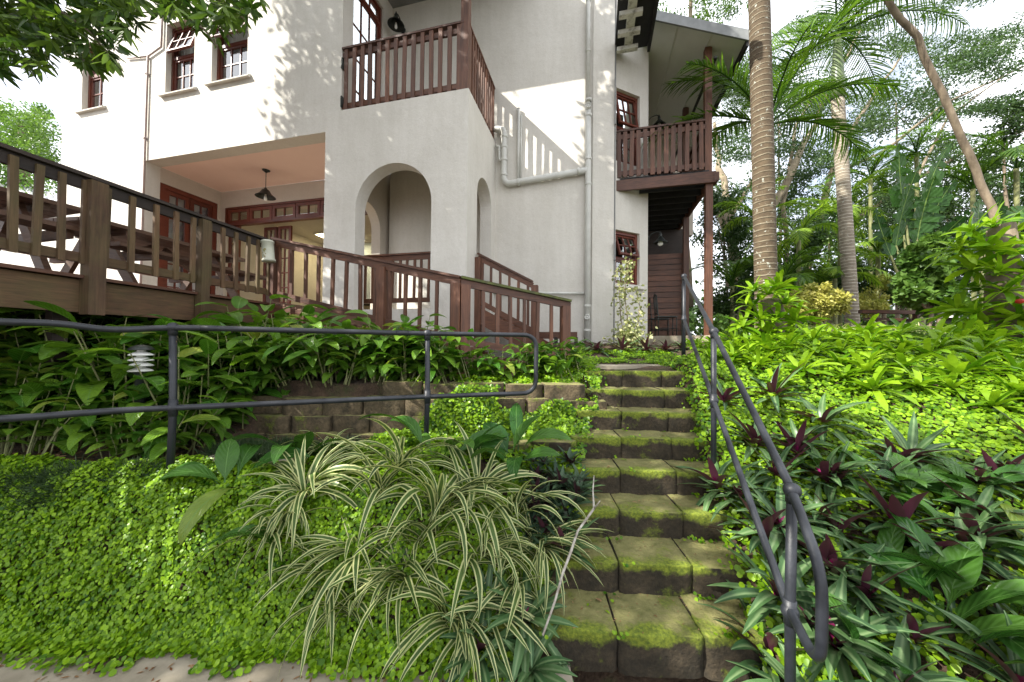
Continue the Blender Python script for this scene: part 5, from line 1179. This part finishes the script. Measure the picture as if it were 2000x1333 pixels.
# big ringed palm, its crown above the picture
p=atY(1499,600,5.2); palm((p[0],p[1],hz(p[0],p[1])-.1),11.5,.132,'thick brown ringed palm trunk right of the house',[(a,R_(rng.uniform(-30,25))) for a in np.linspace(0,6,12)],3.2,.6,'palm_trunk','palm',lean=(-.22,0),shaft=1.2)
p=atY(1668,640,8.0); palm((p[0],p[1],hz(p[0],p[1])-.3),7.45,.122,'pale ringed palm with green crownshaft, second from the house',[(a,R_(rng.uniform(-55,25))) for a in np.linspace(0,6,15)],2.6,.75,'palm_trunk_pale','palm',lean=(-.35,0),shaft=1.5,lw=.028,hang=1.1)
# slender palm behind the big trunk: its crown of fronds fills the top of the picture
p=atY(1478,620,6.4); pc=atY(1500,245,6.4); palm((p[0],p[1],hz(p[0],p[1])-.1),pc[2],.045,'slender green palm growing behind the thick trunk with wide spreading fronds',[(R_(150),.15),(R_(120),.35),(R_(195),-.15),(R_(20),.0),(R_(-15),-.35),(R_(60),.2),(R_(250),-.4),(R_(-60),.1),(R_(100),-.3),(R_(170),-.6),(R_(5),-.75)],2.3,.62,simple('green_stem',(.16,.22,.05),(.3,.36,.12),.5,5),'palm',n=36,lean=(pc[0]-p[0],0),var=5,lw=.035,droop=.75)
# leaning smooth trunk
lt=empty('leaning_tree',atY(1955,560,7.0),'smooth brown trunk leaning left across the sky at the right','tree')
mb=MB(); limb(mb,[atY(a,b,7.0) for a,b in [(1960,600),(1942,430),(1905,330),(1855,215),(1790,75),(1735,0),(1640,-130),(1560,-300)]],.066,.05,14); mb.build('trunk','bark',lt,True)
Cl=[(atY(1560+rng.uniform(-150,150),-330+rng.uniform(-80,60),7),.6) for i in range(14)]; crown(lt,Cl,80,.16,'canopy')
# spreading fine-leaved tree behind
D=14.; sp_t=empty('spreading_tree',atY(1450,620,D),'spreading tree with pale forking branches and fine airy leaves behind the palms','tree')
mb=MB()
for s,r0,r1 in [([(1452,640),(1440,520),(1425,430),(1405,330),(1395,240)],.26,.06),([(1470,640),(1490,450),(1545,340),(1590,240),(1640,130),(1680,60)],.2,.04),([(1455,600),(1430,470),(1385,380),(1350,330)],.2,.07),([(1560,620),(1590,470),(1625,340),(1680,230),(1760,110)],.17,.04),([(1600,480),(1700,410),(1790,350),(1880,300),(2020,250)],.13,.03),([(1540,560),(1530,400),(1555,250),(1600,170)],.1,.03),([(1625,340),(1720,300),(1850,200),(2000,130)],.08,.02),([(1425,430),(1470,350),(1480,250)],.08,.03),([(1790,350),(1850,230),(1960,150)],.06,.02)]:
    limb(mb,[atY(a,b,D+rng.uniform(-.8,.8)) for a,b in s],r0,r1,8)
mb.build('trunk','bark_pale',sp_t,True)
Cl=[]
for i in range(760):
    x=rng.uniform(1375,2060); y=rng.uniform(-40,470)
    dens=.75 if x<1700 else (.55 if y>120+ (2000-x)*.25 or y<90 else .12)
    if noise.noise(Vector((x*.006+y*.006,y*.018-x*.004,1.7)))<-.02+.35*(1-dens)-.1: continue
    p=atY(x,y,D+rng.uniform(-2,2.5)); Cl.append((p,(rng.uniform(.5,.95),.5,rng.uniform(.12,.24))))
crown(sp_t,Cl,170,.10,'tree_fine',.5,LEAF1,flat=.4)
# light leaved tree behind the roof
lt2=empty('light_leaved_tree',atY(1340,500,11.5),'yellow-green tree behind the roof corner','tree'); mb=MB(); limb(mb,[atY(1345,600,11.5),atY(1335,300,11.5),atY(1350,-60,11.5)],.16,.05); mb.build('trunk','bark_pale',lt2,True)
Cl=[(atY(rng.uniform(1270,1480),rng.uniform(-120,75),11.5+rng.uniform(-1,1)),rng.uniform(.25,.5)) for i in range(46)]; crown(lt2,Cl,150,.10,'tree_light',.5)
# dense background trees and shrubs, each its own
bg_=[(1415,470,12.5,[(0,0,62),(-20,-60,40),(20,60,60)],'tree_dark',.13,'dense dark tree beside the verandah posts',260),
 (1540,520,12,[(0,0,70),(-50,40,50),(40,-40,45)],'tree_dark',.13,'dark bushy tree between the two palm trunks',240),
 (1620,470,13,[(0,0,50),(20,60,60)],'tree_light',.12,'lighter bushy tree behind the pale palm',170),
 (1720,520,12,[(0,0,60),(-30,50,50),(30,-50,40)],'tree_dark',.13,'dark tree right of the pale palm',230),
 (1830,470,12.5,[(0,0,60),(40,60,60),(-10,-60,35)],'tree_dark',.13,'dark tree behind the big paddle leaves',220),
 (1930,480,11,[(0,0,70),(40,50,60),(60,-40,40)],'tree_dark',.14,'dark tree at the right edge behind the bromeliads',260),
 (1430,590,9.5,[(0,0,40),(-30,20,35),(40,20,30)],'tree_dark',.10,'low dark shrub behind the handrail top',170),
 (1600,585,6.9,[(0,0,32),(-38,8,28),(34,6,26),(0,20,30)],'yellowbush',.07,'yellow-green shrub left of the pale palm trunk',330),
 (1705,585,8.8,[(0,0,30),(-20,20,30),(20,-30,22)],'yellowbush',.08,'yellowish shrub behind the bench',130),
 (1810,540,6.3,[(0,0,44),(-20,-36,26),(26,40,36),(-34,30,32),(10,-62,18)],'tree_light',.10,'round-leaved shrub behind the right garden lamp',200),
 (1480,440,14.5,[(0,0,70),(60,-40,60),(-50,-60,60),(30,60,60)],'tree_fine',.13,'hazy green tree far behind the thick palm',230),
 (1660,400,15,[(0,0,70),(70,-20,60),(-60,30,60),(20,80,60)],'tree_fine',.13,'hazy green tree far behind the pale palm',230),
 (1850,380,15,[(0,0,70),(80,-30,70),(-60,40,60),(40,70,70),(130,30,60)],'tree_fine',.14,'hazy green tree far behind the leaning trunk',230),
 (1960,270,13,[(0,0,50),(50,-60,50),(40,60,60)],'tree_dark',.13,'tree crown entering at the right edge above the palms',150),
 (1600,560,10.5,[(0,0,60),(-60,10,50),(60,0,50)],'tree_dark',.12,'dark shrubbery behind the yellow-green shrub',230),
 (1760,570,10,[(0,0,60),(50,-10,50)],'tree_dark',.12,'dark shrubbery behind the bench',230),
 (1520,230,17,[(0,0,60),(60,-40,60),(-60,40,60),(40,90,60)],'tree_fine',.14,'airy crown high behind the slender palm fronds',170),
 (1750,200,17,[(0,0,60),(80,-40,60),(-50,60,60),(60,80,60)],'tree_fine',.14,'airy crown high behind the leaning trunk',150),
 (1400,640,7.2,[(0,0,26),(26,10,22)],'tree_light',.09,'small green shrub by the verandah post',110)]
for x,y,Yd,cl,mt,sz,lb,per in bg_:
    b=atY(x,y,Yd); g=hz(b[0],b[1]); t=empty('shrub' if Yd<10 else 'background_tree',(b[0],b[1],g),lb,'shrub' if Yd<10 else 'tree')
    mb=MB(); limb(mb,[(b[0],b[1],g-.1),(b[0]+.1,b[1],(g+b[2])/2),(b[0],b[1],b[2])],.10 if Yd>10 else .03,.03,7)
    for cx,cy,cr_ in cl: q=atY(x+cx,y+cy,Yd); limb(mb,[(b[0],b[1],max(g,b[2]-.6)),q],.03,.01,5)
    mb.build('trunk','bark',t,True); C_=[]
    for cx,cy,cr_ in cl:
        R0=cr_/F*Yd
        for k in range(13): q=atY(x+cx,y+cy,Yd)+rdir(1)[0]*R0*.75*rng.random()**.4; C_.append((q,R0*rng.uniform(.28,.5)))
    crown(t,C_,per*.55,sz,mt,.5 if Yd>7 or mt!='tree_light' else .9,LEAF1 if Yd>8 else LEAFL)
# clumping palms with light fronds
ar=[(1560,470,9.5,1.5,'light feathery palm between the trunks','palm_light'),(1640,430,10.5,1.7,'feathery palm just left of the pale trunk','palm_light'),(1530,560,8.5,1.2,'low feathery palm behind the stump','palm'),(1630,545,8.8,1.1,'small yellow palm left of the pale trunk base','palm_light'),(1715,500,9.5,1.2,'light palm right of the pale trunk','palm_light'),(1430,560,9.2,1.3,'dark fern-like palm behind the verandah post','palm'),(1900,370,10,1.7,'blue-green palm by the leaning trunk','palm'),(1985,330,9.5,1.9,'palm fronds entering at the right edge','palm'),(1790,300,11,1.6,'palm above the paddle leaves','palm'),(1700,350,11.5,1.5,'feathery palm behind the pale trunk','palm'),(1480,430,11,1.6,'palm left of the thick trunk base','palm_light')]
for x,y,Yd,L,lb,mt in ar:
    q=atY(x,y,Yd); g=hz(q[0],q[1]); palm((q[0],q[1],g-.1),q[2],.05,lb,[(a+rng.uniform(-.3,.3),R_(rng.uniform(-35,30))) for a in np.linspace(0,5.6,9)],L,.42,'stem',mt,name='feather_palm',n=26,var=2,lw=.035,droop=1.)
# big paddle-leaved plants
def paddle(px,py,Yd,leaves,label):
    b=atY(px,py,Yd); g=hz(b[0],b[1]); r=empty('paddle_plant',(b[0],b[1],g),label,'plant')
    for (x0,y0,x1,y1,w) in leaves:
        a=atY(x0,y0,Yd); e=atY(x1,y1,Yd+rng.uniform(-.3,.3)); mb=MB(); d=e-a; L=np.linalg.norm(d); N=16; sd=np.cross(d/L,[0.2*rng.uniform(-1,1),-1,.2]); sd/=np.linalg.norm(sd); nn=np.cross(sd,d/L); rn=rng.random()
        N=26; ws=[w/F*Yd*.5*max(.02,math.sin(math.pi*min(1,(i/N*.95+.03))**.75)**.55) for i in range(N+1)]; mid_=[a+d*(i/N)+Z3*(-.15*L*(i/N)**2)+nn*(.1*L*(i/N)**2) for i in range(N+1)]
        for s_ in (-1,1):
            i=0
            while i<N:
                m_=min(N-i,rng.choice([1,1,2,2,3,4])); lift=rng.uniform(-.35,.5); sh_=rng.uniform(-.06,.04); k=len(mb.v)
                for q in range(m_+1):
                    t=(i+q)/N; ww=ws[i+q]*rng.uniform(.94,1.03); inset=(.08 if q==0 else (-.08 if q==m_ else 0))*d/N
                    mb.v+=[tuple(mid_[i+q]),tuple(mid_[i+q]+inset*2+s_*sd*ww+nn*ww*lift+d*sh_)]; mb.a+=[(0,t,rn),(s_,t,rn)]
                for q in range(m_): b0=k+2*q; mb.f.append((b0,b0+1,b0+3,b0+2) if s_>0 else (b0,b0+2,b0+3,b0+1))
                i+=m_
        lf=mb.build('leaf','paddle',r,True,True); mb=MB(); mb.tube([(b[0]+rng.uniform(-.15,.15),b[1],g),(b*.5+a*.5)*np.array([1,1,0])+Z3*(g*.4+a[2]*.6),a],[.05,.04,.02],7); mb.build('leaf_stalk','stem',lf)
paddle(1790,560,8.6,[(1765,460,1745,345,34),(1790,480,1812,325,44),(1800,470,1850,335,32),(1770,440,1738,262,36),(1815,500,1880,400,34),(1780,520,1760,430,34),(1740,500,1700,400,30),(1830,520,1895,450,34),(1750,480,1775,300,34),(1790,440,1830,262,30)],'tall plant with big torn paddle leaves left of the leaning trunk')
paddle(1925,540,8.2,[(1915,480,1900,380,44),(1930,470,1990,395,50),(1905,500,1862,430,44),(1950,500,2020,450,46),(1925,490,1945,370,40)],'plant with broad paddle leaves behind the leaning trunk')
# tree and foliage beyond the house on the left
lb_=empty('left_background_tree',atY(60,420,16),'rounded green tree beyond the left end of the house','tree'); mb=MB(); limb(mb,[atY(55,500,16),atY(50,330,16),atY(40,240,16)],.25,.08); mb.build('trunk','bark',lb_,True)
Cl=[(atY(rng.uniform(-140,112),0,16)*0+atY(*(lambda x:(x,rng.uniform(195+abs(x-20)*.35,400)))(rng.uniform(-140,112)),16+rng.uniform(-1.5,1.5)),rng.uniform(.3,.7)) for i in range(120)]; crown(lb_,Cl,160,.15,'tree_light',.5)
# foliage wall far beyond, closing the horizon
fw=[]
for i in range(150):
    x=rng.uniform(6,34); y=rng.uniform(17,26); fw.append((np.array([x,y,rng.uniform(1.8,4.6)]),rng.uniform(.8,1.5)))
for i in range(60): fw.append((np.array([rng.uniform(-34,-16),rng.uniform(16,24),rng.uniform(.5,3.6)]),rng.uniform(.8,1.4)))
P=[]; 
o=crown(None,fw,110,.34,'tree_dark',.5,name='far_shrubbery'); tag(o,'far mass of dark foliage beyond the garden','foliage',kind='stuff')

# prototypes that were never placed
for fam in (RH,SM,BR,FX,GI,AS):
    for o in fam:
        if 'label' not in o:
            for c in list(o.children): bpy.data.objects.remove(c)
            bpy.data.objects.remove(o)
for o in list(bpy.data.objects):
    if '_o' in o: del o['_o']
